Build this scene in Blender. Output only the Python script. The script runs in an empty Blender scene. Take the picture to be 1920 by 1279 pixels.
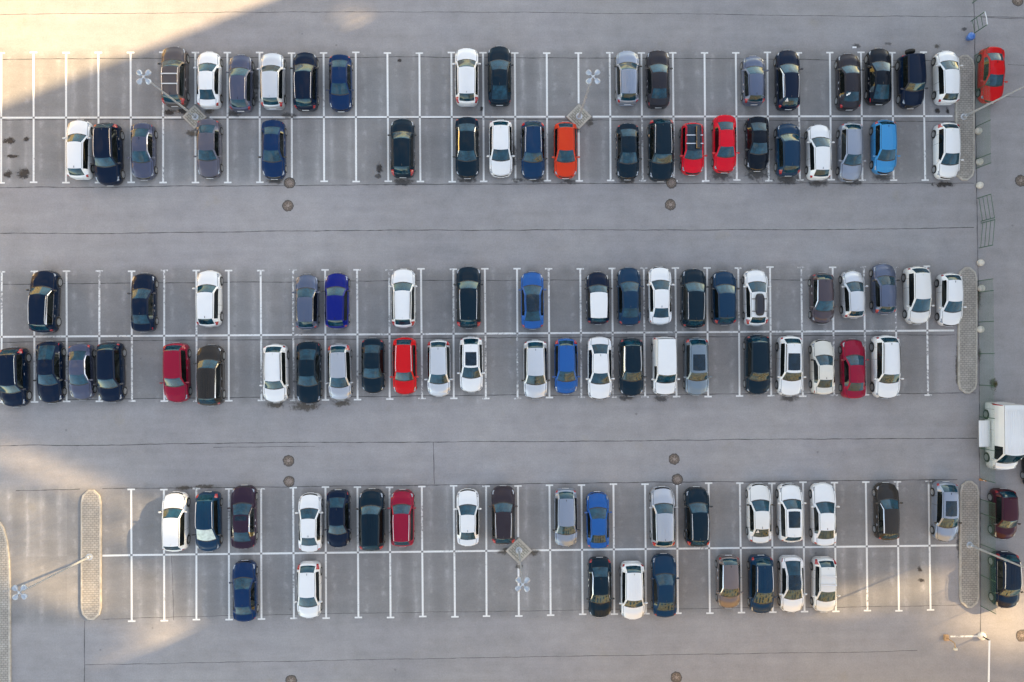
import bpy, math, random
from mathutils import Vector, Matrix, Euler
rnd = random.Random(7)
S = bpy.context.scene
COL = S.collection
rad = math.radians

# ------------------------------------------------------------------ camera
CAM = (2.1477, -1.2931, 63.11)
ROT = Euler((0.011155, -0.018608, -0.007121), 'XYZ')
FPX = 1508.48
RM = ROT.to_matrix()


def P(px, py, z=0.0):
    """point of the photograph -> point on the level z above the ground"""
    d = RM @ Vector(((px - 960) / FPX, (639.5 - py) / FPX, -1.0))
    t = (z - CAM[2]) / d.z
    return Vector((CAM[0] + d.x * t, CAM[1] + d.y * t, z))


cam = bpy.data.cameras.new('camera')
cam.sensor_width = 36
cam.lens = 36 * FPX / 1920
cam.clip_end = 2000
co = bpy.data.objects.new('camera', cam)
co.location = CAM
co.rotation_euler = ROT
COL.objects.link(co)
S.camera = co

# ------------------------------------------------------------------ materials
MATS = {}


def nodes(m):
    m.use_nodes = True
    nt = m.node_tree
    return nt, nt.nodes['Principled BSDF']


def N(nt, typ, **kw):
    n = nt.nodes.new(typ)
    ins = kw.pop('ins', {})
    for k, v in kw.items():
        setattr(n, k, v)
    for k, v in ins.items():
        if isinstance(v, bpy.types.NodeSocket):
            nt.links.new(v, n.inputs[k])
        else:
            n.inputs[k].default_value = v
    return n


def math_(nt, op, a, b=None, c=None, clamp=False):
    n = nt.nodes.new('ShaderNodeMath')
    n.operation = op
    n.use_clamp = clamp
    for i, v in enumerate((a, b, c)):
        if v is None:
            continue
        if isinstance(v, bpy.types.NodeSocket):
            nt.links.new(v, n.inputs[i])
        else:
            n.inputs[i].default_value = v
    return n.outputs[0]


def noise(nt, vec, scale, detail=3.0, rough=0.55):
    n = N(nt, 'ShaderNodeTexNoise', ins={'Scale': scale, 'Detail': detail, 'Roughness': rough})
    if vec is not None:
        nt.links.new(vec, n.inputs['Vector'])
    return n.outputs['Fac']


def remap(nt, v, a, b, c, d):
    n = N(nt, 'ShaderNodeMapRange', ins={'Value': v, 'From Min': a, 'From Max': b, 'To Min': c, 'To Max': d})
    return n.outputs['Result']


def mixc(nt, f, a, b, mode='MIX'):
    n = N(nt, 'ShaderNodeMix', data_type='RGBA', blend_type=mode)
    for idx, v in ((0, f), (6, a), (7, b)):
        if isinstance(v, bpy.types.NodeSocket):
            nt.links.new(v, n.inputs[idx])
        else:
            n.inputs[idx].default_value = (tuple(v) + (1,)) if isinstance(v, tuple) and len(v) == 3 else v
    return n.outputs[2]


def plain(name, col, rough=0.5, metal=0.0, coat=0.0, ior=1.5, var=0.0, vscale=6.0, bump=0.0, bscale=40.0):
    if name in MATS:
        return MATS[name]
    m = bpy.data.materials.new(name)
    nt, b = nodes(m)
    b.inputs['Base Color'].default_value = (*col, 1)
    b.inputs['Roughness'].default_value = rough
    b.inputs['Metallic'].default_value = metal
    b.inputs['Coat Weight'].default_value = coat
    b.inputs['Coat Roughness'].default_value = 0.04
    b.inputs['IOR'].default_value = ior
    if var or bump:
        tc = N(nt, 'ShaderNodeTexCoord')
        if var:
            f = noise(nt, tc.outputs['Object'], vscale, 5)
            lo = tuple(max(0, c * (1 - var)) for c in col)
            hi = tuple(min(1, c * (1 + var)) for c in col)
            nt.links.new(mixc(nt, remap(nt, f, .3, .7, 0, 1), lo, hi), b.inputs['Base Color'])
        if bump:
            bn = N(nt, 'ShaderNodeBump', ins={'Strength': bump, 'Distance': .01,
                                              'Height': noise(nt, tc.outputs['Object'], bscale, 4)})
            nt.links.new(bn.outputs[0], b.inputs['Normal'])
    MATS[name] = m
    return m


def paint(name, col, metal=0.0, rough=0.32):
    """car paint: pigment under a clear coat, with a light film of road dust in patches"""
    key = 'paint_' + name
    if key in MATS:
        return MATS[key]
    m = bpy.data.materials.new(key)
    nt, b = nodes(m)
    tc = N(nt, 'ShaderNodeTexCoord')
    oi = N(nt, 'ShaderNodeObjectInfo')
    vec = N(nt, 'ShaderNodeVectorMath', operation='ADD')
    nt.links.new(tc.outputs['Object'], vec.inputs[0])
    nt.links.new(oi.outputs['Location'], vec.inputs[1])
    f = noise(nt, vec.outputs[0], 1.7, 6, .65)
    sep = N(nt, 'ShaderNodeSeparateXYZ')
    nt.links.new(tc.outputs['Object'], sep.inputs[0])
    low = remap(nt, sep.outputs['Z'], .65, .22, 0, .32)
    dark = max(col) < .2
    vivid = min(col) < .04
    b.inputs['Specular IOR Level'].default_value = .02 if vivid else (.12 if dark else .4)
    b.inputs['Specular Tint'].default_value = (*[max(.3, c / max(col)) for c in col], 1) if vivid else (1, 1, 1, 1)
    dust = math_(nt, 'ADD', remap(nt, f, .42, .72, 0, .006 if vivid else (.015 if dark else .05)), math_(nt, 'MULTIPLY', low, remap(nt, f, .3, .65, .4, 1)), clamp=True)
    nt.links.new(mixc(nt, dust, col, (.19, .17, .15)), b.inputs['Base Color'])
    nt.links.new(math_(nt, 'ADD', rough, math_(nt, 'MULTIPLY', dust, .6)), b.inputs['Roughness'])
    b.inputs['Metallic'].default_value = metal
    b.inputs['Coat Weight'].default_value = 1.0
    b.inputs['Coat IOR'].default_value = 1.25 if vivid else (1.4 if dark else 1.45)
    nt.links.new(remap(nt, f, .35, .75, .02, .10), b.inputs['Coat Roughness'])
    MATS[key] = m
    return m


def glass(name, col, ior=1.65):
    if name in MATS:
        return MATS[name]
    m = bpy.data.materials.new(name)
    nt, b = nodes(m)
    tc = N(nt, 'ShaderNodeTexCoord')
    oi = N(nt, 'ShaderNodeObjectInfo')
    vec = N(nt, 'ShaderNodeVectorMath', operation='ADD')
    nt.links.new(tc.outputs['Object'], vec.inputs[0])
    nt.links.new(oi.outputs['Location'], vec.inputs[1])
    f = noise(nt, vec.outputs[0], 2.0, 5, .65)
    # dark cabin seen dimly through tinted glass
    nt.links.new(mixc(nt, remap(nt, f, .38, .66, 0, 1), tuple(c * .5 for c in col), tuple(c * 1.35 for c in col)), b.inputs['Base Color'])
    b.inputs['Specular Tint'].default_value = (.78, .94, 1, 1)
    b.inputs['Roughness'].default_value = 0.025
    b.inputs['IOR'].default_value = ior
    bn = N(nt, 'ShaderNodeBump', ins={'Strength': .03, 'Distance': .02, 'Height': noise(nt, vec.outputs[0], 1.6, 2)})
    nt.links.new(bn.outputs[0], b.inputs['Normal'])
    MATS[name] = m
    return m


PAINTS = {
    'white': ((.645, .665, .685), 0), 'pearl': ((.60, .61, .61), 0), 'cream': ((.58, .555, .50), 0),
    'silver': ((0.368, 0.3956, 0.4416), .5), 'palesilver': ((.50, .53, .57), .4), 'bluesilver': ((0.2021, 0.2451, 0.3139), .45),
    'slate': ((0.0528, 0.0647, 0.1109), .35), 'slateblue': ((0.0693, 0.0957, 0.1551), .4), 'grey': ((0.0874, 0.0859, 0.114), .4),
    'steel': ((0.1288, 0.184, 0.23), .4),
    'graphite': ((0.0252, 0.024, 0.03), .3), 'black': ((.002, .006, .012), 0), 'blackteal': ((.001, .013, .024), 0),
    'blacknavy': ((.001, .009, .026), 0), 'navy': ((0.0, 0.0294, 0.0805), .1), 'darkblue': ((0.0013, 0.0294, 0.0672), .1),
    'deepblue': ((0.0, 0.0231, 0.0782), .1), 'royal': ((.0, .010, .15), .1), 'blue': ((0.0, 0.0862, 0.2904), .1),
    'azure': ((0.0054, 0.225, 0.468), .1), 'red': ((.56, .010, .014), 0), 'crimson': ((0.27, 0.009, 0.0315), .15), 'brightred': ((.62, .008, .022), 0),
    'orange': ((.60, .040, .014), 0), 'brown': ((0.036, 0.0272, 0.0336), .3), 'plum': ((0.0553, 0.0403, 0.0507), .3),
    'darkplum': ((.030, .016, .030), .2), 'bronze': ((.145, .115, .115), .4), 'taupe': ((0.084, 0.068, 0.068), .4),
    'maroon': ((0.0425, 0.009, 0.0175), .2), 'umber': ((0.032, 0.0288, 0.0272), .3),
}


def getpaint(n):
    c, mtl = PAINTS[n]
    return paint(n, c, mtl)


G_WS = glass('windshield_glass', (.0, .040, .066), 1.62)
G_SIDE = glass('side_glass', (.006, .008, .008), 1.5)
G_REAR = glass('rear_glass', (.0, .036, .060), 1.52)
G_ROOF = glass('panoramic_glass', (.004, .014, .026), 1.5)
BLACKP = plain('black_plastic', (.018, .018, .019), .55, var=.3, vscale=20)
GLOSSB = plain('gloss_black', (.006, .006, .007), .15, coat=.5)
CHROME = plain('chrome', (.50, .50, .52), .2, metal=1)
ALU = plain('satin_aluminium', (.62, .62, .64), .35, metal=.8)
RUBBER = plain('tyre_rubber', (.020, .020, .021), .85, var=.35, vscale=14)
RIMM = plain('alloy_rim', (.40, .41, .42), .35, metal=.5, var=.2, vscale=9)
HEADL = plain('headlight_lens', (.27, .30, .34), .08, metal=.4, coat=1, var=.35, vscale=11)
TAILL = plain('taillight_lens', (.34, .006, .010), .12, coat=1, var=.35, vscale=9)
PLATE = plain('plate_white', (.78, .79, .80), .4)
GAP = plain('panel_gap', (.012, .012, .013), .8)
SHADE = plain('sunshade_foil', (.40, .47, .45), .3, metal=.2, var=.25, vscale=4)


# ------------------------------------------------------------------ mesh helpers
def mesh_obj(name, verts, faces, mat, parent=None, smooth=False, sharp=None, loc=None, kind=None):
    me = bpy.data.meshes.new(name)
    me.from_pydata([tuple(v) for v in verts], [], faces)
    me.validate()
    me.update()
    if smooth:
        me.polygons.foreach_set('use_smooth', [True] * len(me.polygons))
        if sharp:
            me.set_sharp_from_angle(angle=rad(sharp))
    for m in (mat if isinstance(mat, (list, tuple)) else [mat]):
        me.materials.append(m)
    o = bpy.data.objects.new(name, me)
    COL.objects.link(o)
    if parent:
        o.parent = parent
    if loc is not None:
        o.location = loc
    if kind:
        o['kind'] = kind
    return o


def thing(name, label, cat, loc=(0, 0, 0), rz=0, group=None):
    o = bpy.data.objects.new(name, None)
    o.empty_display_size = .3
    COL.objects.link(o)
    o.location = loc
    o.rotation_euler = (0, 0, rz)
    tag(o, label, cat, group)
    return o


def tag(o, label, cat, group=None):
    o['label'] = label
    o['category'] = cat
    if group:
        o['group'] = group
    return o


class MB:
    """collects primitives into one mesh"""

    def __init__(s):
        s.v = []
        s.f = []

    def add(s, v, f):
        n = len(s.v)
        s.v += [tuple(x) for x in v]
        s.f += [tuple(i + n for i in q) for q in f]
        return s

    def box(s, c, d, rz=0.0, bev=0.0):
        x, y, z = (k / 2 for k in d)
        R = Matrix.Rotation(rz, 3, 'Z')
        if bev <= 0:
            vs = [(-x, -y, -z), (x, -y, -z), (x, y, -z), (-x, y, -z), (-x, -y, z), (x, -y, z), (x, y, z), (-x, y, z)]
            fs = [(0, 3, 2, 1), (4, 5, 6, 7), (0, 1, 5, 4), (1, 2, 6, 5), (2, 3, 7, 6), (3, 0, 4, 7)]
        else:
            vs = []
            for (zz, k) in ((-z, 0), (z - bev, 0), (z, bev)):
                vs += [(-x + k, -y + k, zz), (x - k, -y + k, zz), (x - k, y - k, zz), (-x + k, y - k, zz)]
            fs = [(0, 3, 2, 1), (8, 9, 10, 11)]
            for r in (0, 4):
                for i in range(4):
                    j = (i + 1) % 4
                    fs.append((r + i, r + j, r + 4 + j, r + 4 + i))
        return s.add([R @ Vector(v) + Vector(c) for v in vs], fs)

    def tube(s, pts, r, n=8, r2=None):
        pts = [Vector(p) for p in pts]
        rings = []
        for i, p in enumerate(pts):
            a = pts[max(0, i - 1)]
            b = pts[min(len(pts) - 1, i + 1)]
            d = (b - a).normalized()
            u = d.cross(Vector((0, 0, 1)))
            if u.length < 1e-3:
                u = Vector((1, 0, 0))
            u.normalize()
            w = d.cross(u)
            rr = r if r2 is None else r + (r2 - r) * i / (len(pts) - 1)
            rings.append([p + (u * math.cos(2 * math.pi * k / n) + w * math.sin(2 * math.pi * k / n)) * rr for k in range(n)])
        vs = [v for q in rings for v in q]
        fs = []
        for i in range(len(pts) - 1):
            for k in range(n):
                fs.append((i * n + k, i * n + (k + 1) % n, (i + 1) * n + (k + 1) % n, (i + 1) * n + k))
        fs.append(tuple(range(n))[::-1])
        fs.append(tuple((len(pts) - 1) * n + k for k in range(n)))
        return s.add(vs, fs)

    def lathe(s, prof, n=20, c=(0, 0, 0), M=None):
        """prof: (radius, z) list; M turns the result"""
        vs = []
        for (r, z) in prof:
            for k in range(n):
                a = 2 * math.pi * k / n
                vs.append(Vector((r * math.cos(a), r * math.sin(a), z)))
        if M:
            vs = [M @ v for v in vs]
        vs = [v + Vector(c) for v in vs]
        fs = []
        for i in range(len(prof) - 1):
            for k in range(n):
                fs.append((i * n + k, i * n + (k + 1) % n, (i + 1) * n + (k + 1) % n, (i + 1) * n + k))
        fs.append(tuple(range(n))[::-1])
        fs.append(tuple((len(prof) - 1) * n + k for k in range(n)))
        return s.add(vs, fs)

    def prism(s, poly, z0, z1, bev=0.0):
        n = len(poly)
        vs = [(x, y, z0) for x, y in poly]
        if bev:
            cx = sum(p[0] for p in poly) / n
            cy = sum(p[1] for p in poly) / n
            vs += [(x, y, z1 - bev) for x, y in poly]
            ins = inset(poly, bev)
            vs += [(x, y, z1) for x, y in ins]
            L = 3
        else:
            vs += [(x, y, z1) for x, y in poly]
            L = 2
        fs = [tuple(range(n))[::-1], tuple((L - 1) * n + k for k in range(n))]
        for l in range(L - 1):
            for k in range(n):
                fs.append((l * n + k, l * n + (k + 1) % n, (l + 1) * n + (k + 1) % n, (l + 1) * n + k))
        return s.add(vs, fs)

    def build(s, name, mat, parent=None, smooth=False, sharp=35, kind=None, loc=None):
        return mesh_obj(name, s.v, s.f, mat, parent, smooth, sharp, loc, kind)


def inset(poly, d):
    """shrink a counter-clockwise convex polygon by d"""
    n = len(poly)
    out = []
    for i in range(n):
        p0, p1, p2 = (Vector(poly[(i + k) % n]) for k in (-1, 0, 1))
        e1 = (p1 - p0).normalized()
        e2 = (p2 - p1).normalized()
        n1 = Vector((-e1.y, e1.x))
        n2 = Vector((-e2.y, e2.x))
        b = (n1 + n2)
        b = b / max(.3, b.dot(n1))
        q = p1 + b * d
        out.append((q.x, q.y))
    return out


def pchip(keys):
    """smooth interpolation through (t, v) without overshoot"""
    ts = [k[0] for k in keys]
    vs = [k[1] for k in keys]
    n = len(ts)
    h = [ts[i + 1] - ts[i] for i in range(n - 1)]
    dl = [(vs[i + 1] - vs[i]) / h[i] for i in range(n - 1)]
    m = [0.0] * n
    m[0], m[-1] = dl[0], dl[-1]
    for i in range(1, n - 1):
        if dl[i - 1] * dl[i] <= 0:
            m[i] = 0
        else:
            w1 = 2 * h[i] + h[i - 1]
            w2 = h[i] + 2 * h[i - 1]
            m[i] = (w1 + w2) / (w1 / dl[i - 1] + w2 / dl[i])

    def f(t):
        if t <= ts[0]:
            return vs[0]
        if t >= ts[-1]:
            return vs[-1]
        i = 0
        while t > ts[i + 1]:
            i += 1
        s = (t - ts[i]) / h[i]
        return ((1 + 2 * s) * (1 - s) ** 2 * vs[i] + s * (1 - s) ** 2 * h[i] * m[i]
                + s * s * (3 - 2 * s) * vs[i + 1] + s * s * (s - 1) * h[i] * m[i + 1])
    return f


# ------------------------------------------------------------------ cars
# L0 length, W width, H height, hood / windscreen / rear glass / tail lengths, belt height, half roof width
TYPES = {
    'sedan':   dict(L=4.60, W=1.79, H=1.46, hood=1.16, ws=.80, rg=.68, tail=.58, belt=.92, rx=.585, wr=.315, nb=1),
    'exec':    dict(L=4.90, W=1.87, H=1.47, hood=1.28, ws=.82, rg=.74, tail=.62, belt=.93, rx=.60, wr=.335, nb=1),
    'fast':    dict(L=4.70, W=1.84, H=1.43, hood=1.26, ws=.84, rg=1.00, tail=.34, belt=.92, rx=.585, wr=.335, nb=1),
    'hatch':   dict(L=4.20, W=1.78, H=1.49, hood=.98, ws=.80, rg=.40, tail=.17, belt=.94, rx=.60, wr=.31, nb=0),
    'wagon':   dict(L=4.62, W=1.79, H=1.50, hood=1.10, ws=.78, rg=.46, tail=.20, belt=.93, rx=.60, wr=.32, nb=0),
    'suv':     dict(L=4.48, W=1.83, H=1.66, hood=1.08, ws=.70, rg=.42, tail=.18, belt=1.04, rx=.635, wr=.35, nb=0, clad=1),
    'bigsuv':  dict(L=4.85, W=1.93, H=1.75, hood=1.20, ws=.66, rg=.40, tail=.18, belt=1.12, rx=.67, wr=.375, nb=0, clad=1),
    'offroad': dict(L=4.25, W=1.79, H=1.80, hood=1.12, ws=.52, rg=.14, tail=.13, belt=1.10, rx=.66, wr=.36, nb=0, clad=1, box=.35),
    'minivan': dict(L=4.45, W=1.80, H=1.66, hood=.86, ws=.98, rg=.40, tail=.15, belt=1.0, rx=.63, wr=.325, nb=0),
    'van':     dict(L=4.50, W=1.82, H=1.86, hood=.92, ws=.68, rg=.10, tail=.09, belt=1.06, rx=.74, wr=.325, nb=0, box=1),
    'mini':    dict(L=4.00, W=1.76, H=1.47, hood=.98, ws=.56, rg=.30, tail=.17, belt=.97, rx=.64, wr=.325, nb=0, clad=1),
    'bigvan':  dict(L=5.40, W=2.02, H=2.55, hood=.62, ws=.72, rg=.08, tail=.06, belt=1.25, rx=.86, wr=.36, nb=0, box=1),
}
CAR_CACHE = {}


def car_regions(typ, L, sunroof, blackroof, clad, light, variant):
    rv = random.Random(hash((typ, round(L * 100), variant)) if False else int(L * 100) * 31 + variant * 977 + len(typ) * 13 + clad)
    p = dict(TYPES[typ])
    for q in ('hood', 'ws', 'rg', 'tail', 'rx'):
        p[q] *= 1 + rv.uniform(-1, 1) * (.025 if q == 'rx' else .085)
    k = L / p['L']
    W, H = p['W'] * k ** .35, p['H'] * k ** .2
    hood, ws, rg, tail = p['hood'] * k, p['ws'] * k ** .5, p['rg'] * k ** .5, p['tail'] * k
    belt, wr, box, nb = p['belt'] * k ** .2, p['wr'], p.get('box', 0), p['nb']
    rx = p['rx'] / (p['W'] / 2)
    nose = rv.uniform(-.06, .05)
    hw = W / 2
    t_ws0, t_ws1 = hood, hood + ws
    t_rg1 = L - tail
    t_rg0 = t_rg1 - rg
    hf = belt - (.15 if not box else .08)
    corner = (.0, -.03, .03)[variant % 3]
    fw = pchip([(0, .70 + corner), (.035, .79 + corner), (.10, .865 + corner * .7), (.22, .925), (.42, .965), (.9, .99), (L * .5, 1), (L - .9, .99),
                (L - .45, .97), (L - .18, .92 + box * .05), (L - .07, .865 + box * .09), (L - .02, .80 + box * .12), (L, .74 + box * .14)])
    fbelt = pchip([(0, .50), (.03, .60), (.09, hf - .09), (.3, hf - .03), (hood * .6, belt - .05), (hood, belt - .01), (L * .6, belt + .02),
                   (L - .35, belt + .05), (L - .13, belt + .03), (L - .045, belt - .14), (L - .012, .68), (L, .55)])
    roofz = H
    zr1 = H - (.05 if not nb else .065)
    if nb:
        deck = belt + .12
        rear = [(t_rg0, zr1), (t_rg0 + rg * .12, zr1 - .035), (t_rg0 + rg * .88, deck + .05), (t_rg1, deck + .012), (L - .12, deck - .015), (L - .06, deck - .06), (L - .022, belt - .12), (L, .57)]
    else:
        zt = belt + .06
        rear = [(t_rg0, zr1), (t_rg0 + rg * .15, zr1 - .05), (t_rg0 + rg * .88, zt + .08), (t_rg1, zt), (L - tail * .45, belt - .02), (L - .035, belt - .16), (L, .57)]
    fz = pchip([(0, .52), (.03, .64), (.09, hf - .03), (.22, hf + .015), (hood * .5, belt - .01), (hood, belt + .085),
                (t_ws0 + ws * .12, belt + .085 + (H - .04 - belt - .085) * .12), (t_ws0 + ws * .85, belt + .085 + (H - .04 - belt - .085) * .87),
                (t_ws1, H - .04), (t_ws1 + (t_rg0 - t_ws1) * .4, roofz), (t_rg0 - .25, zr1 + .022)] + rear)
    rt = .62 if nb else .74
    frx = pchip([(0, .84), (hood * .5, .86), (hood, .87), (t_ws0 + ws * .15, .87 + (rx - .87) * .13), (t_ws0 + ws * .85, .87 + (rx - .87) * .86), (t_ws1, rx), (t_ws1 + .5, rx + .012), (t_rg0 - .1, rx - .02 + box * .02),
                 (t_rg0 + rg * .5, (rx - .02) * .5 + .5 * (.74 + box * .08)), (t_rg1, .76 + box * .06), (L, .80)])
    bow = pchip([(0, .34 + nose - box * .12), (.3, .27 - box * .08), (hood, .24 - box * .06), (t_ws1, .17), (t_ws1 + .6, .02), (t_rg0 - .3, -.02), (t_rg0, -.10 + box * .07), (t_rg1, -.15 + box * .1), (L, -.21 + box * .15)])
    bowlow = pchip([(0, .34 + nose - box * .12), (.22, .20 - box * .06), (.5, .02), (.7, 0), (L - .7, 0), (L - .45, -.02), (L - .2, -.12 + box * .08), (L, -.21 + box * .15)])
    wy = (.185 * L, L - .185 * L)
    zb = .17 if not clad else .21
    Ra = wr + .055
    ts = {0, .015, .035, .065, .10, .15, .22, .3, .4, .5, hood - .03, t_ws0, t_ws0 + .075, t_ws0 + ws * .12, t_ws0 + ws * .3, t_ws0 + ws * .5, t_ws0 + ws * .7, t_ws0 + ws * .86, t_ws1 - .02, t_ws1, t_ws1 + .03,
          t_rg0 - .03, t_rg0, t_rg0 + rg * .15, t_rg0 + rg * .5, t_rg0 + rg * .88, t_rg1, L - .30, L - .20, L - .13, L - .08, L - .05, L - .025, L - .01, L}
    n = 12
    ts |= {t_ws1 + (t_rg0 - t_ws1) * i / n for i in range(n + 1)}
    ts |= {hood * i / 9 for i in range(1, 9)}
    mid = t_ws0 + (t_rg0 + t_ws1) / 2 - t_ws0 + .02
    seams = (t_ws0 + .16, mid - .10, t_rg0 - (.02 if nb else .38))
    ts |= {q + d for q in seams for d in (0, .017)} | {.1, .117, t_rg1 + .018}
    for c in wy:
        ts |= {c + Ra * q for q in (-1.0, -.96, -.85, -.65, -.4, -.15, .15, .4, .65, .85, .96, 1.0)}
    ts = sorted(t for t in ts if 0 <= t <= L)
    keep = [ts[0]]
    for t in ts[1:]:
        if t - keep[-1] > .0045:
            keep.append(t)
    ts = keep
    V = []
    NJ = 14
    for t in ts:
        w = hw * fw(t)
        bz, zc, r = fbelt(t), fz(t), frx(t)
        inroof = min(1, max(0, (t - t_ws0) / ws)) * min(1, max(0, (t_rg1 - t) / max(rg, .2)))
        z8 = max(zc - (.05 + .015 * (1 - inroof)) + (0 if not box else .012), bz + .012)
        arch = 0
        for c in wy:
            d = abs(t - c)
            if d < Ra:
                arch = max(arch, wr + math.sqrt(Ra * Ra - d * d))
        z1 = max(zb + .03, arch)
        z2 = max(zb + .15, arch + .035)
        z3 = min(max(.58, arch + .06), bz - .06) if bz - .06 > z2 else z2 + .01
        x8 = r * w
        x5 = .955 * w
        x9 = x8 - .065 * (w / hw)
        z9 = z8 + (zc - z8) * .38
        pts = [(.70 * w, max(zb, arch - .02)), (.965 * w, z1), (.99 * w, z2), (w, z3), (.987 * w, max(bz - .075, z3 + .01)), (x5, max(bz, z3 + .02)),
               (x5 + (x8 - x5) * .08 + .004, bz + (z8 - bz) * .085), (x5 + (x8 - x5) * .86 + .022 * inroof, bz + (z8 - bz) * .89), (x8, z8), (x8 - .028, z8 + .005), (x9, z9)]
        for q in (.80, .42, 0):
            x = x9 * q
            zz = zc - (zc - z9) * q * q
            if t < t_ws0 - .02 and t > .15 and q == .80:
                zz += .026 * min(1, (t - .15) / .3)
            pts.append((x, zz))
        yb = bow(t)
        yl = bowlow(t)
        for j, (x, z) in enumerate(pts):
            k_ = yl if j <= 3 else (yl * .5 + yb * .5 if j == 4 else yb)
            V.append((x, L / 2 - t - k_ * (x / hw) ** 2, z))
    R = {}

    def put(name, quad):
        R.setdefault(name, []).append(quad)
    # lamp patches: windows of (t, j)
    nt = len(ts)
    for i in range(nt - 1):
        tm = (ts[i] + ts[i + 1]) / 2
        for j in range(NJ - 1):
            a, b, c, d = i * NJ + j, i * NJ + j + 1, (i + 1) * NJ + j + 1, (i + 1) * NJ + j
            nm = 'body'
            side = True
            if j >= 10:
                if t_ws0 < tm < t_ws1:
                    nm, side = ('windshield', False) if tm > t_ws0 + .075 else ('cowl', False)
                elif t_rg0 < tm < t_rg1 and not (typ == 'bigvan'):
                    nm, side = 'rear_window', False
                elif t_ws1 <= tm <= t_rg0 and (blackroof or (sunroof and j >= 11 and sunroof[0] < (tm - t_ws1) / (t_rg0 - t_ws1) < sunroof[1])):
                    nm, side = ('roof_panel' if blackroof else 'sunroof'), False
                elif .016 < tm < (.10, .066)[light % 2] and variant % 4 != 3:
                    nm, side = 'grille', False
            elif j in (8, 9) and blackroof and t_ws1 <= tm <= t_rg0 and blackroof > 1:
                nm, side = 'roof_panel', False
            elif j == 6 and t_ws0 + ws * .30 < tm < (t_rg0 + rg * .55 if nb else t_rg0 + (rg * .1 if not box else -.1)):
                if typ in ('van', 'bigvan') and tm > t_ws1 + .75:
                    nm = 'body'
                else:
                    nm = 'side_window'
            elif (j == 5 or (j == 7 and variant % 3 == 1)) and t_ws0 + ws * .30 < tm < (t_rg0 + rg * .6 if nb else t_rg0) and light >= 2 and typ not in ('van', 'bigvan'):
                nm = 'window_trim'
            if nm == 'body':
                if 4 <= j <= 7 and .09 < tm < (.38, .32, .42)[variant % 3] and (j >= 5 or tm < .24):
                    if not (j == 7 and tm > .2):
                        nm = 'headlight'
                elif nb and 4 <= j <= 5 + variant % 2 and L - .25 < tm < L - .03:
                    nm = 'taillight'
                elif not nb and ((4 <= j <= 6 and L - .17 < tm < L - .03) or (variant % 3 == 0 and 4 <= j <= 7 and t_rg1 - rg * .4 < tm < L - .04 and not box)):
                    nm = 'taillight'
                elif clad and j <= 1:
                    nm = 'cladding'
                    side = False
                elif j == 8 and (.12 < tm < hood or (t_ws1 < tm < t_rg0) or (nb and t_rg1 < tm < L - .06)):
                    nm = 'panel_gap'
                elif j >= 9 and .10 < tm < .117 and light % 2:
                    nm = 'panel_gap'
                elif nb and j >= 9 and t_rg1 < tm < t_rg1 + .018:
                    nm = 'panel_gap'
                elif 2 <= j <= 5 and any(0 < tm - q < .017 for q in seams):
                    nm = 'panel_gap'
            # quads on both halves
            if nm in ('headlight', 'taillight', 'side_window', 'window_trim'):
                put(nm + '_r', ((a, 1), (b, 1), (c, 1), (d, 1)))
                put(nm + '_l', ((d, -1), (c, -1), (b, -1), (a, -1)))
            else:
                put(nm, ((a, 1), (b, 1), (c, 1), (d, 1)))
                put(nm, ((d, -1), (c, -1), (b, -1), (a, -1)))
    # end caps
    for (i, flip) in ((0, 0), (nt - 1, 1)):
        for j in range(NJ - 1):
            a, b = i * NJ + j, i * NJ + j + 1
            q = ((a, 1), (a, -1), (b, -1), (b, 1))
            put('body', q[::-1] if flip else q)
    out = {}
    n_gap = len(R.get('panel_gap', ()))
    R['body'] += R.pop('panel_gap', [])      # the shut lines stay in the skin they cut
    for nm, quads in R.items():
        idx = {}
        vs = []
        fs = []
        gaps = set()
        for qi, q in enumerate(quads):
            f = []
            for (vi, sg) in q:
                x, y, z = V[vi]
                key = (vi, sg if x > 1e-6 else 1)
                if key not in idx:
                    idx[key] = len(vs)
                    vs.append((x * sg, y, z))
                if not f or idx[key] != f[-1]:
                    f.append(idx[key])
            if len(f) > 2 and f[0] == f[-1]:
                f.pop()
            if len(set(f)) >= 3:
                if nm == 'body' and qi >= len(quads) - n_gap:
                    gaps.add(len(fs))
                fs.append(f)
        me = bpy.data.meshes.new(nm[:-2] if nm[-2:] in ('_l', '_r') else nm)
        me.from_pydata(vs, [], fs)
        me.polygons.foreach_set('use_smooth', [True] * len(me.polygons))
        me.set_sharp_from_angle(angle=rad(50))
        me.materials.append(None)
        if nm == 'body':
            me.materials.append(GAP)
            me.polygons.foreach_set('material_index', [1 if k in gaps else 0 for k in range(len(me.polygons))])
        out[nm] = me
    roof = []
    for i in range(9):
        t = t_ws1 + .12 + (t_rg0 - t_ws1 - .2) * i / 8
        w = hw * fw(t)
        roof.append((frx(t) * w, L / 2 - t, fz(t)))
    dims = dict(L=L, W=W, H=H, hw=hw, t_ws0=t_ws0, ws=ws, t_ws1=t_ws1, t_rg0=t_rg0, t_rg1=t_rg1, belt=belt, wr=wr, wy=wy, roof=roof, fz=fz, frx=frx, fw=fw, nb=nb, rg=rg)
    return out, dims


def shared(name, mb, mat, smooth=True):
    me = bpy.data.meshes.new(name)
    me.from_pydata(mb.v, [], mb.f)
    me.validate()
    if smooth:
        me.polygons.foreach_set('use_smooth', [True] * len(me.polygons))
        me.set_sharp_from_angle(angle=rad(40))
    me.materials.append(mat)
    return me


WHEELS = {}


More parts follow.
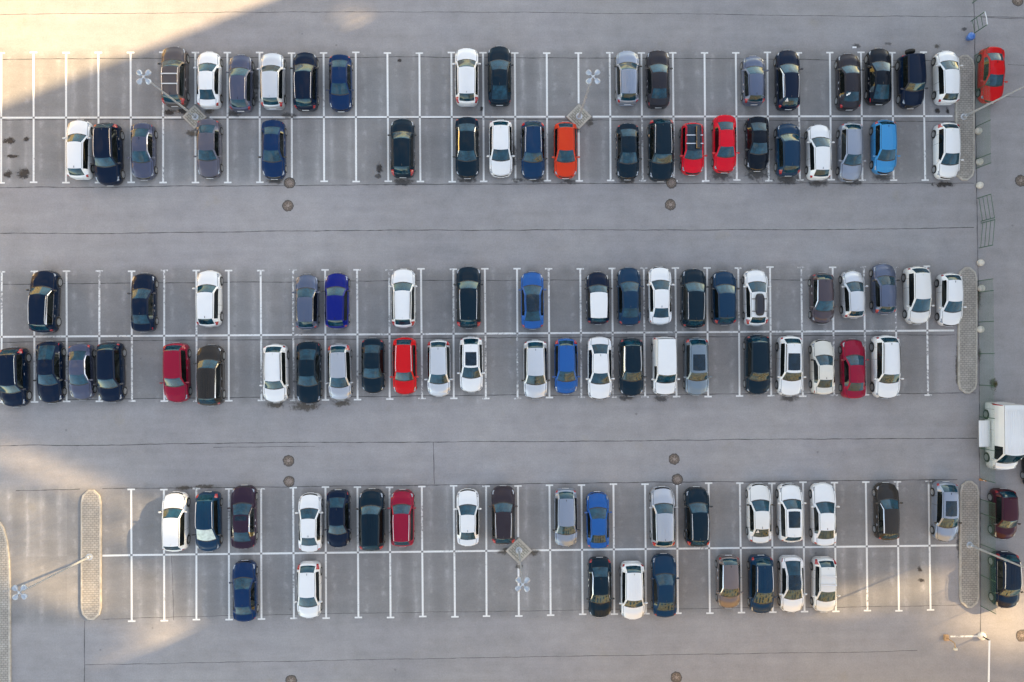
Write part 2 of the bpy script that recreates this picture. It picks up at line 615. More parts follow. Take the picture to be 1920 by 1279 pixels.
def wheel_mesh(wr, style):
    key = (round(wr, 3), style)
    if key in WHEELS:
        return WHEELS[key]
    M = Matrix.Rotation(rad(90), 3, 'Y')
    t = MB()
    w = .205
    ri = wr * .70
    t.lathe([(ri, -w / 2), (wr - .02, -w / 2), (wr, -w / 2 + .03), (wr, w / 2 - .03), (wr - .02, w / 2), (ri, w / 2), (ri, w / 2 - .05)], 22, M=M)
    tm = shared('wheel', t, RUBBER)
    r = MB()
    r.lathe([(ri, w / 2 - .052), (ri, w / 2 - .004), (ri - .022, w / 2 - .004), (ri - .024, w / 2 - .045)], 22, M=M)
    ns = (5, 6, 7)[style % 3]
    for s in range(ns):
        a = 2 * math.pi * s / ns
        for (r0, r1, w0, w1) in ((.0, ri - .01, .035, .028),):
            pts = []
            for (rr, ww) in ((r0, w0), (r1, w1)):
                for sg in (-1, 1):
                    pts.append(M @ Vector((rr * math.cos(a) - sg * ww * math.sin(a), rr * math.sin(a) + sg * ww * math.cos(a), w / 2 - .012)))
            r.add(pts, [(0, 2, 3, 1)])
    r.lathe([(.055, w / 2 - .03), (.055, w / 2 - .004), (.03, w / 2)], 10, M=M)
    rm = shared('rim', r, RIMM)
    WHEELS[key] = (tm, rm)
    return tm, rm


mm = MB()
prof = [(.0, -.11), (.06, -.105), (.095, -.07), (.10, 0), (.09, .07), (.05, .105), (0.0, .11)]
mm.lathe([(max(r, .004), z) for r, z in prof], 10, M=Matrix.Rotation(rad(90), 3, 'Y') @ Matrix.Diagonal((.75, .75, 1)))
mm.box((-.14, -.02, -.02), (.12, .05, .04))
MIRROR_MESH = {}


def mirror_mesh(side):
    if side not in MIRROR_MESH:
        b = MB()
        b.add([(v[0] * side, v[1], v[2]) for v in mm.v], [f if side > 0 else f[::-1] for f in mm.f])
        me = shared('wing_mirror', b, None)
        MIRROR_MESH[side] = me
    return MIRROR_MESH[side]


fin = MB()
fin.add([(-.022, -.09, 0), (.022, -.09, 0), (.012, .09, 0), (-.012, .09, 0), (-.006, -.085, .06), (.006, -.085, .06)],
        [(0, 3, 2, 1), (0, 1, 5, 4), (1, 2, 5), (3, 0, 4), (2, 3, 4, 5)])
FIN = shared('roof_antenna', fin, None, False)
pl = MB()
pl.box((0, 0, 0), (.52, .012, .112))
PLATE_ME = shared('number_plate', pl, PLATE, False)
hd = MB()
hd.box((0, 0, 0), (.03, .17, .03), bev=.008)
HANDLE = shared('door_handle', hd, None, False)

PARTMAT = {'windshield': G_WS, 'rear_window': G_REAR, 'side_window_l': G_SIDE, 'side_window_r': G_SIDE, 'headlight_l': HEADL, 'headlight_r': HEADL,
           'taillight_l': TAILL, 'taillight_r': TAILL, 'grille': GLOSSB, 'cladding': BLACKP, 'sunroof': G_ROOF, 'roof_panel': G_ROOF, 'cowl': BLACKP}


def inst(name, me, mat, parent, loc=None, rot=None):
    o = bpy.data.objects.new(name, me)
    COL.objects.link(o)
    o.parent = parent
    if mat is not None:
        o.material_slots[0].link = 'OBJECT'
        o.material_slots[0].material = mat
    if loc is not None:
        o.location = loc
    if rot is not None:
        o.rotation_euler = rot
    return o


def make_car(typ, L, loc, rz, pnt, label, opts, idx, name='parked_car', cat='car', group='cars parked in the bays'):
    L = round(L / .06) * .06
    variant = idx % 7
    light = (2 if 'chrome' in opts else 0) + (idx % 2)
    clad = bool(TYPES[typ].get('clad')) and 'noclad' not in opts
    sun = None
    if 'sunroof' in opts:
        sun = (.10, .66)
    if 'smallsun' in opts:
        sun = (.10, .34)
    br = 2 if 'whiteroof' in opts else (1 if 'blackroof' in opts else 0)
    key = (typ, round(L, 2), sun, br, clad, light, variant)
    if key not in CAR_CACHE:
        CAR_CACHE[key] = car_regions(*key[:2], sun, br, clad, light, variant)
    regs, D = CAR_CACHE[key]
    car = thing(name, label, cat, loc, rz, group)
    pm = getpaint(pnt)
    for nm, me in regs.items():
        base = nm[:-2] if nm[-2:] in ('_l', '_r') else nm
        m = PARTMAT.get(nm, pm)
        if base == 'window_trim':
            m = CHROME
        if nm == 'roof_panel' and 'whiteroof' in opts:
            m = getpaint('white')
        if nm == 'windshield' and 'shade' in opts:
            m = SHADE
        if base == 'side_window' and 'privacy' in opts:
            m = GLOSSB
        inst(base, me, m, car)
    tm, rm = wheel_mesh(D['wr'], idx)
    for t in D['wy']:
        for sg in (1, -1):
            w = inst('wheel', tm, None, car, (sg * (D['hw'] - .115), D['L'] / 2 - t, D['wr']), (0, 0, 0 if sg > 0 else math.pi))
            inst('rim', rm, None, w)
    ub = MB()
    ub.box((0, 0, .36), (D['W'] * .70, D['L'] - .55, .44))
    for t in D['wy']:
        ub.box((0, D['L'] / 2 - t, .52), (D['W'] * .90, D['wr'] * 2.1, .22))
    ub.build('underbody', BLACKP, car)
    mx, my, mz = D['hw'] * .985 + .10, D['L'] / 2 - D['t_ws0'] - D['ws'] * .52, D['belt'] + .10
    for sg in (1, -1):
        mp = pm if idx % 4 or pnt in ('white', 'red', 'brightred') else GLOSSB
        inst('wing_mirror', mirror_mesh(sg), mp, car, (sg * mx, my, mz))
        for q in (.30, .62):
            t = D['t_ws1'] + (D['t_rg0'] - D['t_ws1']) * q + .15
            inst('door_handle', HANDLE, CHROME if 'chrome' in opts else pm, car, (sg * (D['hw'] * .995), D['L'] / 2 - t, D['belt'] - .10))
    if typ not in ('van', 'bigvan') and 'whiteroof' not in opts:
        t = D['t_rg0'] - .16
        inst('roof_antenna', FIN, pm if ('blackroof' not in opts and idx % 2) else GLOSSB, car, (0, D['L'] / 2 - t, D['fz'](t) - .004))
    inst('number_plate', PLATE_ME, None, car, (0, -D['L'] / 2 - .006, .70 if not D['nb'] else .66))
    inst('number_plate', PLATE_ME, None, car, (0, D['L'] / 2 + .004, .50))
    if 'rails' in opts or 'darkrails' in opts:
        for sg in (1, -1):
            b = MB()
            pts = [(sg * (x - .035), y, z - .005 + (.045 if 0 < i < 8 else -.02)) for i, (x, y, z) in enumerate(D['roof'])]
            b.tube(pts, .020, 8)
            b.build('roof_rail', ALU if 'rails' in opts else BLACKP, car, True)
    if 'bars' in opts:
        for q in (2, 5):
            x, y, z = D['roof'][q]
            b = MB()
            b.box((0, y, z + .085), (2 * x - .02, .085, .03), bev=.01)
            for sg in (-1, 1):
                b.box((sg * (x - .07), y, z + .03), (.06, .10, .10))
            b.build('roof_bar', ALU, car)
    if 'ribs' in opts:
        b = MB()
        for q in range(-3, 4):
            if q == 0 and idx % 2:
                continue
            pts = [(q * .125, y, z - .012 - .02 * (q / 3) ** 2 + .016) for (x, y, z) in D['roof']]
            b.tube(pts, .016, 6)
        b.build('roof_ribs', pm, car, True)
    if 'roofbox' in opts:
        b = MB()
        x, y, z = D['roof'][4]
        vs = []
        n = 24
        prof = [(.90, .06), (1.0, .12), (.99, .20), (.90, .30), (.68, .36), (.35, .385), (.02, .39)]
        for (s, h) in prof:
            for k in range(n):
                a = 2 * math.pi * k / n
                cx, sy = math.cos(a), math.sin(a)
                e = .55
                vs.append((.36 * s * math.copysign(abs(cx) ** e, cx), y + .86 * s * math.copysign(abs(sy) ** e, sy), z + h))
        fs = [(i * n + k, i * n + (k + 1) % n, (i + 1) * n + (k + 1) % n, (i + 1) * n + k) for i in range(len(prof) - 1) for k in range(n)]
        fs += [tuple(range(n))[::-1], tuple((len(prof) - 1) * n + k for k in range(n))]
        b.add(vs, fs)
        b.build('roof_box', paint('roofbox', (.032, .035, .045), .1), car, True)
        for yy in (y - .5, y + .45):
            c = MB()
            c.box((0, yy, z + .045), (1.16, .06, .03))
            c.build('roof_bar', BLACKP, car)
    if 'roofcase' in opts:
        x, y, z = D['roof'][4]
        b = MB()
        b.box((-.30 if False else -.24, y - .02, z + .16), (.34, 1.75, .20), bev=.06)
        b.build('ski_box', plain('skibox', (.012, .013, .016), .25, coat=.5), car)
        for q in (2, 5):
            xx, yy, zz = D['roof'][q]
            c = MB()
            c.box((0, yy, zz + .05), (2 * xx - .02, .07, .03))
            c.build('roof_bar', ALU, car)
    if 'spare' in opts:
        tmesh, rmesh = wheel_mesh(.37, 0)
        s = inst('spare_wheel', tmesh, None, car, (.12, -D['L'] / 2 - .16, .95), (0, 0, rad(-90)))
        inst('rim', rmesh, None, s)
    if 'tri' in opts or 'sticker' in opts:
        t = D['t_rg0'] + D['rg'] * .25
        xx = -.34
        z = D['fz'](t) + .018
        b = MB()
        y = D['L'] / 2 - t
        sl = (D['fz'](t + .1) - D['fz'](t - .1)) / .2

        def on(dx, dy):
            return (xx + dx, y + dy, z - sl * dy)
        if 'tri' in opts:
            b.add([on(-.13, -.1), on(.13, -.1), on(0, .13), on(-.05, -.06), on(.05, -.06), on(0, .03)],
                  [(0, 1, 4, 3), (1, 2, 5, 4), (2, 0, 3, 5)])
        else:
            for (dx, dy, r) in ((-.08, -.05, .07), (.05, .02, .08), (.12, .06, .05)):
                b.add([on(dx - r, dy - r * .7), on(dx + r * .6, dy - r), on(dx + r, dy + r * .8), on(dx - r * .7, dy + r)], [(0, 1, 2, 3)])
        b.build('window_sticker', PLATE, car)
    return car, D


ORD = ['leftmost', 'second', 'third', 'fourth', 'fifth', 'sixth', 'seventh', 'eighth', 'ninth', 'tenth', 'eleventh', 'twelfth', 'thirteenth',
       'fourteenth', 'fifteenth', 'sixteenth', 'seventeenth', 'eighteenth', 'nineteenth', 'twentieth', 'twenty-first', 'twenty-second', 'twenty-third', 'twenty-fourth']
ROWS = {}
#  x0, x1, y0, y1 of the car's outline in the photograph, nose (U up / D down), type, paint, options, turn in degrees, look
ROWS['top row'] = [
    (304, 353, 85.4, 202.7, 'U', 'suv', 'taupe', 'rails bars chrome', 0, 'grey-brown crossover with two silver roof bars'),
    (369, 416, 93.8, 205.4, 'U', 'sedan', 'white', '', 0, 'white saloon nose up beside the paved lamp plinth'),
    (431, 473, 100, 211.7, 'U', 'wagon', 'slate', 'rails', 0, 'slate blue estate with silver roof rails'),
    (488, 536, 97, 207, 'U', 'suv', 'palesilver', 'noclad', 0, 'silver crossover with a pale blue roof'),
    (550, 597, 95.6, 210, 'U', 'suv', 'blacknavy', 'rails', 0, 'black crossover nose up'),
    (617, 661, 101.7, 211, 'D', 'sedan', 'deepblue', '', 0, 'navy blue saloon nose down'),
    (853, 898, 88.2, 200.4, 'U', 'suv', 'white', 'noclad ribs', 0, 'white crossover nose up beside a black car'),
    (914, 959, 83.6, 200.4, 'U', 'fast', 'blackteal', '', 0, 'black liftback nose up beside a white crossover'),
    (1152, 1199, 92.2, 199.7, 'U', 'suv', 'bluesilver', 'noclad ribs', 0, 'pale blue-grey crossover nose up'),
    (1210, 1257, 91, 205.6, 'U', 'sedan', 'graphite', 'chrome', 0, 'dark grey saloon nose up'),
    (1390, 1435, 101.7, 200, 'U', 'hatch', 'slateblue', 'chrome', 0, 'small grey-blue hatchback with red tail lights'),
    (1452, 1501, 91, 208.8, 'U', 'wagon', 'blacknavy', 'rails chrome tri', 0, 'dark navy estate with a white triangle sticker'),
    (1567, 1614.6, 96.8, 210, 'U', 'sedan', 'graphite', 'chrome sticker', 0, 'charcoal saloon with white stickers on its rear glass'),
    (1623, 1672, 87, 199.7, 'U', 'fast', 'black', 'chrome', -1, 'black coupe-like saloon with chrome window line'),
    (1681, 1732, 93.8, 207, 'D', 'offroad', 'blacknavy', 'spare', 1, 'boxy black off-roader carrying a spare wheel'),
    (1748, 1801, 91.4, 198.9, 'U', 'hatch', 'white', '', 0, 'white hatchback nose up beside the paved island'),
]
ROWS['second row'] = [
    (123, 176, 223, 337.6, 'U', 'wagon', 'white', '', 0, 'white estate nose up'),
    (179, 230, 230.5, 349.4, 'D', 'bigsuv', 'blacknavy', 'rails chrome', 1, 'large black off-roader nose down'),
    (246, 292, 230, 338.7, 'D', 'sedan', 'slate', 'chrome', 0, 'slate blue saloon nose down'),
    (369, 416, 222.6, 335.3, 'D', 'sedan', 'grey', 'chrome', 0, 'purplish grey saloon below the lamp plinth'),
    (490, 537, 224, 337.6, 'D', 'sedan', 'deepblue', 'chrome', 0, 'navy blue saloon with bright front trim'),
    (733, 778, 220.8, 335.3, 'U', 'suv', 'blackteal', 'chrome', 0, 'black crossover standing alone nose up'),
    (854, 898, 219, 335.8, 'D', 'exec', 'blackteal', 'chrome', 0, 'dark teal saloon nose down'),
    (917, 961, 223, 334.6, 'D', 'hatch', 'white', '', 0, 'white hatchback nose down between two dark cars'),
    (976, 1022, 226.5, 337.6, 'D', 'suv', 'navy', 'rails chrome', 0, 'navy blue crossover with silver roof rails'),
    (1039, 1081, 227.6, 336.4, 'D', 'hatch', 'orange', '', 0, 'orange-red hatchback'),
    (1155, 1198, 230.5, 338.7, 'D', 'sedan', 'blackteal', 'chrome', 0, 'black saloon nose down left of a large off-roader'),
    (1214, 1263, 222.4, 342, 'D', 'bigsuv', 'blackteal', 'rails chrome', 0, 'large black off-roader with silver roof rails'),
    (1275, 1320, 228.7, 330.3, 'D', 'mini', 'brightred', 'blackroof roofcase noclad', 0, 'small red car with black roof and ski box'),
    (1334, 1382, 214.7, 325.8, 'D', 'sedan', 'brightred', '', 0, 'bright red saloon'),
    (1398, 1441, 217.4, 322.8, 'D', 'sedan', 'black', 'chrome', 0, 'black saloon right of the bright red saloon'),
    (1453, 1500, 228.7, 332.6, 'U', 'suv', 'darkblue', 'noclad', 0, 'dark blue crossover nose up'),
    (1511, 1558.6, 230.5, 339.8, 'U', 'hatch', 'white', '', 0, 'white hatchback nose up'),
    (1570, 1618, 228, 342.8, 'D', 'wagon', 'bluesilver', 'chrome', -1, 'silver-blue estate nose down'),
    (1633, 1681, 223.7, 329.2, 'D', 'hatch', 'azure', '', 0, 'bright sky blue hatchback'),
    (1750, 1800, 224, 342.5, 'D', 'hatch', 'white', '', 0, 'white hatchback nose down beside the paved island'),
]
ROWS['third row'] = [
    (58, 113, 506.5, 624.5, 'U', 'bigsuv', 'blacknavy', 'rails chrome', -2, 'large black off-roader with silver roof rails'),
    (247, 293, 512, 622.6, 'U', 'sedan', 'blacknavy', 'chrome', 0, 'black saloon nose up standing alone'),
    (369, 416, 507, 613, 'U', 'suv', 'white', 'noclad', 0, 'white crossover standing alone nose up'),
    (554, 598, 513.3, 618.8, 'U', 'wagon', 'slateblue', 'chrome', 0, 'grey-blue estate nose up'),
    (609, 656, 510.6, 617, 'U', 'suv', 'royal', 'noclad', 0, 'royal blue crossover nose up'),
    (734, 780, 502.5, 615.4, 'U', 'suv', 'white', 'darkrails noclad', 0, 'white crossover with dark roof rails'),
    (857, 901, 498.6, 616.5, 'U', 'bigsuv', 'blackteal', 'rails chrome', 0, 'long black off-roader with silver roof rails'),
    (977, 1019, 508.8, 617.7, 'U', 'sedan', 'blue', 'blackroof', 0, 'bright blue saloon with black roof'),
    (1098, 1143, 508.8, 609, 'U', 'mini', 'blacknavy', 'whiteroof chrome', 0, 'small navy car with white roof'),
    (1157, 1202, 500.4, 611.3, 'U', 'sedan', 'darkblue', '', 0, 'dark blue saloon nose up'),
    (1214, 1260, 498.6, 610, 'U', 'sedan', 'white', '', 0, 'white saloon nose up'),
    (1276, 1323, 503, 616, 'U', 'suv', 'blackteal', 'rails chrome', -1, 'black crossover with silver roof rails'),
    (1335, 1379, 507, 610.4, 'U', 'suv', 'darkblue', 'noclad', 0, 'teal blue crossover nose up'),
    (1392, 1441, 503.8, 612.4, 'U', 'hatch', 'white', 'roofbox', 0, 'white car carrying a black roof box'),
    (1518, 1564, 511, 608.6, 'D', 'hatch', 'plum', 'chrome', 0, 'purplish brown hatchback nose down'),
    (1575, 1623, 507, 597, 'U', 'hatch', 'palesilver', '', 1, 'short silver hatchback nose up'),
    (1632, 1681, 493, 591, 'U', 'hatch', 'slateblue', '', 0, 'grey-blue hatchback with red tail lights'),
    (1693, 1745, 499, 609.7, 'D', 'minivan', 'pearl', '', 1, 'pale silver people carrier nose down'),
    (1757, 1804, 511, 613.6, 'D', 'hatch', 'white', '', 0, 'white hatchback beside the paved island'),
]
ROWS['fourth row'] = [
    (0, 57, 651, 763.5, 'D', 'bigsuv', 'blacknavy', 'rails chrome', 1, 'black off-roader at the picture edge'),
    (68, 122, 639.6, 756.4, 'D', 'fast', 'blacknavy', 'chrome', 1, 'black liftback nose down'),
    (128, 178, 644, 750, 'D', 'sedan', 'slate', 'chrome', 1, 'slate blue saloon nose down'),
    (182, 236, 641.5, 754.8, 'D', 'suv', 'blacknavy', '', 1, 'black crossover with bright wheels'),
    (304, 360, 643, 754.8, 'D', 'suv', 'crimson', 'chrome noclad', 1, 'crimson crossover nose down'),
    (371, 420, 646, 761, 'U', 'bigsuv', 'umber', 'ribs chrome', 0, 'dark brown off-roader with ribbed roof'),
    (493, 542, 644.9, 756, 'D', 'suv', 'white', 'darkrails noclad', 0, 'white crossover with red lights round its rear glass'),
    (556, 603, 640, 757.6, 'D', 'exec', 'blackteal', 'chrome', 0, 'dark teal saloon with bright chrome outline'),
    (612, 663, 643.7, 751.4, 'D', 'wagon', 'silver', 'chrome', 1, 'silver estate nose down'),
    (679, 720, 633.5, 738.3, 'D', 'sedan', 'blackteal', '', 0, 'black saloon beside the red off-roader'),
    (736, 783, 632, 740.8, 'D', 'suv', 'red', 'rails noclad', 0, 'bright red crossover with silver roof rails'),
    (800, 846, 636.5, 744, 'D', 'hatch', 'palesilver', '', 0, 'pale silver hatchback nose down'),
    (861.4, 906, 630.6, 737, 'D', 'hatch', 'white', 'sunroof', 0, 'white hatchback with dark glass roof'),
    (981, 1026, 636.5, 748.5, 'D', 'suv', 'palesilver', 'noclad chrome', 0, 'silver crossover with bronze-tinted flank'),
    (1039, 1083, 634, 739.4, 'D', 'hatch', 'blue', '', 0, 'bright blue hatchback'),
    (1100, 1147.8, 631.3, 749.9, 'D', 'exec', 'white', '', 0, 'white saloon nose down'),
    (1159, 1207, 633.5, 743.5, 'D', 'suv', 'blackteal', 'rails chrome', 0, 'black crossover beside the white van'),
    (1222, 1268, 631.3, 741.7, 'D', 'van', 'white', '', 0, 'white panel van without side windows'),
    (1281, 1329, 632, 742.8, 'D', 'suv', 'steel', 'sunroof noclad', 0, 'grey-blue crossover with dark sunroof'),
    (1393, 1445, 627, 741, 'D', 'suv', 'blackteal', '', 0, 'black crossover nose down'),
    (1453, 1507, 627, 746, 'D', 'suv', 'white', 'sunroof darkrails noclad', -1, 'white crossover with dark sunroof'),
    (1519, 1565, 635.8, 740.6, 'U', 'sedan', 'cream', '', 0, 'cream white saloon nose up'),
    (1575, 1623, 635.3, 748, 'U', 'sedan', 'crimson', '', 0, 'dark red saloon nose up'),
    (1631, 1688, 628, 748.5, 'D', 'bigsuv', 'white', 'darkrails noclad', 0, 'large white off-roader'),
]
ROWS['fifth row'] = [
    (304, 355, 921.7, 1034, 'U', 'suv', 'white', 'noclad', 0, 'white crossover nose up'),
    (368, 415, 921, 1035, 'D', 'minivan', 'darkblue', 'ribs shade rails', 0, 'dark blue people carrier with sunshade behind its windscreen'),
    (433, 482, 909, 1029.5, 'U', 'exec', 'darkplum', 'chrome smallsun', 0, 'dark purple saloon with small sunroof'),
    (559, 605, 923.6, 1035, 'U', 'sedan', 'white', '', 0, 'white saloon beside a black saloon'),
    (612, 657, 917, 1028.8, 'D', 'sedan', 'blacknavy', 'chrome', 0, 'black saloon nose down'),
    (675, 720, 915.6, 1032.9, 'U', 'bigsuv', 'blackteal', 'ribs', 0, 'black off-roader with ribbed roof'),
    (733, 777, 917, 1025.4, 'U', 'suv', 'crimson', 'rails noclad', 0, 'crimson crossover with silver roof rails'),
    (855.4, 899.4, 915.6, 1024.5, 'U', 'sedan', 'white', '', 0, 'white saloon beside a brown off-roader'),
    (921, 966.5, 910, 1021.5, 'U', 'suv', 'brown', 'rails chrome', 0, 'dark brown off-roader with silver roof rails'),
    (1037.5, 1083.8, 914.5, 1026.7, 'D', 'wagon', 'bluesilver', '', 0, 'silver-blue estate with tall red tail lights'),
    (1099, 1142, 920.6, 1029.5, 'U', 'sedan', 'blue', '', 0, 'bright blue saloon'),
    (1218, 1266, 911, 1027, 'U', 'suv', 'silver', 'ribs noclad chrome', 0, 'silver crossover nose up'),
    (1282, 1331, 912, 1025.4, 'U', 'suv', 'blackteal', 'rails chrome', 0, 'black crossover with silver roof rails'),
    (1399, 1447, 904.7, 1019.3, 'U', 'sedan', 'pearl', 'tri', 0, 'white saloon with triangle sticker on rear glass'),
    (1455, 1506, 904.7, 1017.7, 'U', 'suv', 'white', 'sunroof noclad', 0, 'white crossover with dark sunroof'),
    (1517, 1570, 904, 1023.8, 'U', 'exec', 'white', '', 0, 'long white saloon nose up'),
    (1637, 1688, 903.6, 1014.7, 'U', 'wagon', 'umber', 'chrome', 0, 'dark grey-brown estate nose up'),
    (1745, 1799, 901.3, 1017.8, 'D', 'wagon', 'bluesilver', 'sunroof', -1, 'silver estate with dark sunroof beside the island'),
]
ROWS['bottom row'] = [
    (434, 485, 1050.5, 1165, 'U', 'sedan', 'deepblue', '', 1, 'navy blue saloon nose up'),
    (555, 605, 1051.7, 1161, 'D', 'hatch', 'white', '', 0, 'white hatchback with red-edged rear'),
    (1102, 1147, 1043, 1159.8, 'D', 'sedan', 'blackteal', 'chrome', 0, 'black saloon nose down'),
    (1163, 1208, 1051, 1163.7, 'D', 'suv', 'white', 'ribs noclad', 0, 'white crossover nose down'),
    (1221, 1269, 1037, 1157.6, 'U', 'exec', 'darkblue', '', 0, 'dark blue saloon nose up'),
    (1343, 1388, 1039, 1142.4, 'D', 'hatch', 'bronze', 'chrome', 0, 'bronze hatchback'),
    (1404, 1449, 1039, 1152, 'D', 'minivan', 'darkblue', 'ribs rails', 0, 'dark blue people carrier with ribbed roof'),
    (1459, 1508, 1039.7, 1151, 'D', 'fast', 'white', 'blackroof', 0, 'white car with black glass roof'),
    (1520, 1570, 1042.4, 1150, 'D', 'hatch', 'pearl', 'bars', 0, 'pearl white hatchback with two roof bars'),
]
SIDE = [
    (1833, 1884, 86.3, 196, 'D', 'sedan', 'red', '', -2, 'red saloon on the side road beyond the fence, at the top'),
    (1854, 1907, 914.3, 1013, 'D', 'suv', 'maroon', 'noclad', 0, 'dark crimson crossover with purple roof beyond the fence'),
    (1855, 1911, 1031.4, 1142.5, 'D', 'bigsuv', 'blacknavy', 'rails ribs chrome', 0, 'black off-roader with silver roof rails beyond the fence'),
    (1917, 1967, 800, 914, 'U', 'sedan', 'black', '', 0, 'black car at the right edge, mostly outside the picture'),
]


def place(spec, label, idx, group):
    x0, x1, y0, y1, nose, typ, pnt, opts, turn, look = spec
    cx, cy = (x0 + x1) / 2, (y0 + y1) / 2
    par = abs(cy - 656) * .50 / 62.5
    L = (y1 - y0 - par) / 24.13
    if typ == 'offroad':
        L -= .30
        cy += 3
    L = min(max(L, TYPES[typ]['L'] * .90), TYPES[typ]['L'] * 1.06)
    c = P(cx, cy, .60)
    make_car(typ, L, (c.x, c.y, 0), rad(turn) + (0 if nose == 'U' else math.pi), pnt, label, opts.split(), idx, group=group)


n_car = 0
for rname, lst in ROWS.items():
    for k, spec in enumerate(lst):
        pos = ORD[k] if k else 'leftmost'
        if k == len(lst) - 1:
            pos = 'rightmost'
        lab = '%s, %s in the %s' % (spec[9], pos, rname)
        place(spec, lab, n_car, 'cars parked in the bays')
        n_car += 1
for spec in SIDE:
    place(spec, spec[9], n_car, 'cars standing on the side road')
    n_car += 1

# the white van on the side road
vc = P(1872.5, 817, .4)
van, VD = make_car('bigvan', 5.35, (vc.x, vc.y, 0), math.pi, 'white', 'large white panel van with fold-out side counter beyond the fence', [], 1, 'parked_van', 'van', None)
b = MB()
for k in range(4):
    b.box((VD['hw'] + .10 + .22 * k + .11, -.25, 1.10 - .0), (.212, 2.05, .05), bev=.01)
b.build('side_counter', paint('white', (.8, .81, .82)), van)
b = MB()
for k in range(-4, 5):
    b.box((k * .17, -.5, VD['fz'](3.2) + .0), (.05, 3.4, .03), bev=.01)
b.build('roof_ribs', paint('white', (.8, .81, .82)), van)
b = MB()
b.box((.0, 1.93, 1.32), (1.0, .02, .02))
b.build('windscreen_wiper', BLACKP, van)

# ------------------------------------------------------------------ ground
LINE0 = 14.5
ROWY = (17.048, 0.0, -16.995)
gm = bpy.data.materials.new('asphalt')
nt, bs = nodes(gm)
tc = N(nt, 'ShaderNodeTexCoord')
obj = tc.outputs['Object']
sp = N(nt, 'ShaderNodeSeparateXYZ')
nt.links.new(obj, sp.inputs[0])
X, Y = sp.outputs['X'], sp.outputs['Y']
wob = math_(nt, 'MULTIPLY', math_(nt, 'SUBTRACT', noise(nt, obj, .5, 3), .5), .9)
band = None
for ry in ROWY:
    d = math_(nt, 'ABSOLUTE', math_(nt, 'SUBTRACT', Y, ry))
    s = remap(nt, math_(nt, 'ADD', d, wob), 4.7, 5.6, 1, 0)
    band = s if band is None else math_(nt, 'MAXIMUM', band, s)
band = math_(nt, 'MULTIPLY', band, remap(nt, X, 36.6, 37.2, 1, 0))
u = math_(nt, 'ADD', math_(nt, 'DIVIDE', X, 2.5), LINE0)
fr = math_(nt, 'FRACT', u)
cell = math_(nt, 'FLOOR', u)
half = math_(nt, 'FLOOR', math_(nt, 'DIVIDE', math_(nt, 'ADD', Y, 100), 17.02 / 2))
wn = N(nt, 'ShaderNodeTexWhiteNoise', noise_dimensions='2D')
cv = N(nt, 'ShaderNodeCombineXYZ')
nt.links.new(cell, cv.inputs[0])
nt.links.new(math_(nt, 'FLOOR', math_(nt, 'DIVIDE', math_(nt, 'ADD', Y, 102.12), 8.51)), cv.inputs[1])
nt.links.new(cv.outputs[0], wn.inputs['Vector'])
rv = wn.outputs['Value']
stretch = N(nt, 'ShaderNodeMapping', ins={'Scale': (1.0, .16, 1)})
nt.links.new(obj, stretch.inputs[0])
sn = noise(nt, stretch.outputs[0], 2.2, 5, .6)
cent = remap(nt, math_(nt, 'ABSOLUTE', math_(nt, 'SUBTRACT', fr, .5)), .06, .30, 1, 0)
dt = math_(nt, 'ABSOLUTE', math_(nt, 'SUBTRACT', math_(nt, 'ABSOLUTE', math_(nt, 'SUBTRACT', fr, .5)), .27))
track = remap(nt, dt, .02, .12, 1, 0)
spots = remap(nt, noise(nt, obj, 1.1, 5, .65), .52, .70, 0, 1)
tr = math_(nt, 'MULTIPLY', track, math_(nt, 'MULTIPLY', remap(nt, sn, .42, .66, 0, 1), remap(nt, rv, .15, .9, .1, 1.0)))
stret2 = N(nt, 'ShaderNodeMapping', ins={'Scale': (.10, 1.0, 1)})
nt.links.new(obj, stret2.inputs[0])
an = noise(nt, stret2.outputs[0], 1.3, 4, .6)
v = remap(nt, noise(nt, obj, .055, 3), .3, .7, .91, 1.09)
v = math_(nt, 'MULTIPLY', v, remap(nt, noise(nt, obj, .7, 7, .7), .3, .7, .90, 1.10))
v = math_(nt, 'MULTIPLY', v, remap(nt, an, .3, .7, .94, 1.06))
v = math_(nt, 'MULTIPLY', v, remap(nt, noise(nt, obj, 8, 6, .8), .3, .7, .87, 1.13))
v = math_(nt, 'MULTIPLY', v, remap(nt, noise(nt, obj, 60, 2, .7), .25, .75, .85, 1.15))
bayv = math_(nt, 'SUBTRACT', .84, math_(nt, 'MULTIPLY', cent, remap(nt, rv, 0, 1, .02, .13)))
bayv = math_(nt, 'ADD', bayv, math_(nt, 'MULTIPLY', tr, .28))
bayv = math_(nt, 'ADD', bayv, math_(nt, 'MULTIPLY', math_(nt, 'MULTIPLY', spots, track), .32))
bayv = math_(nt, 'MULTIPLY', bayv, remap(nt, rv, 0, 1, .92, 1.07))
v = math_(nt, 'MULTIPLY', v, math_(nt, 'ADD', math_(nt, 'MULTIPLY', band, math_(nt, 'SUBTRACT', bayv, 1)), 1))
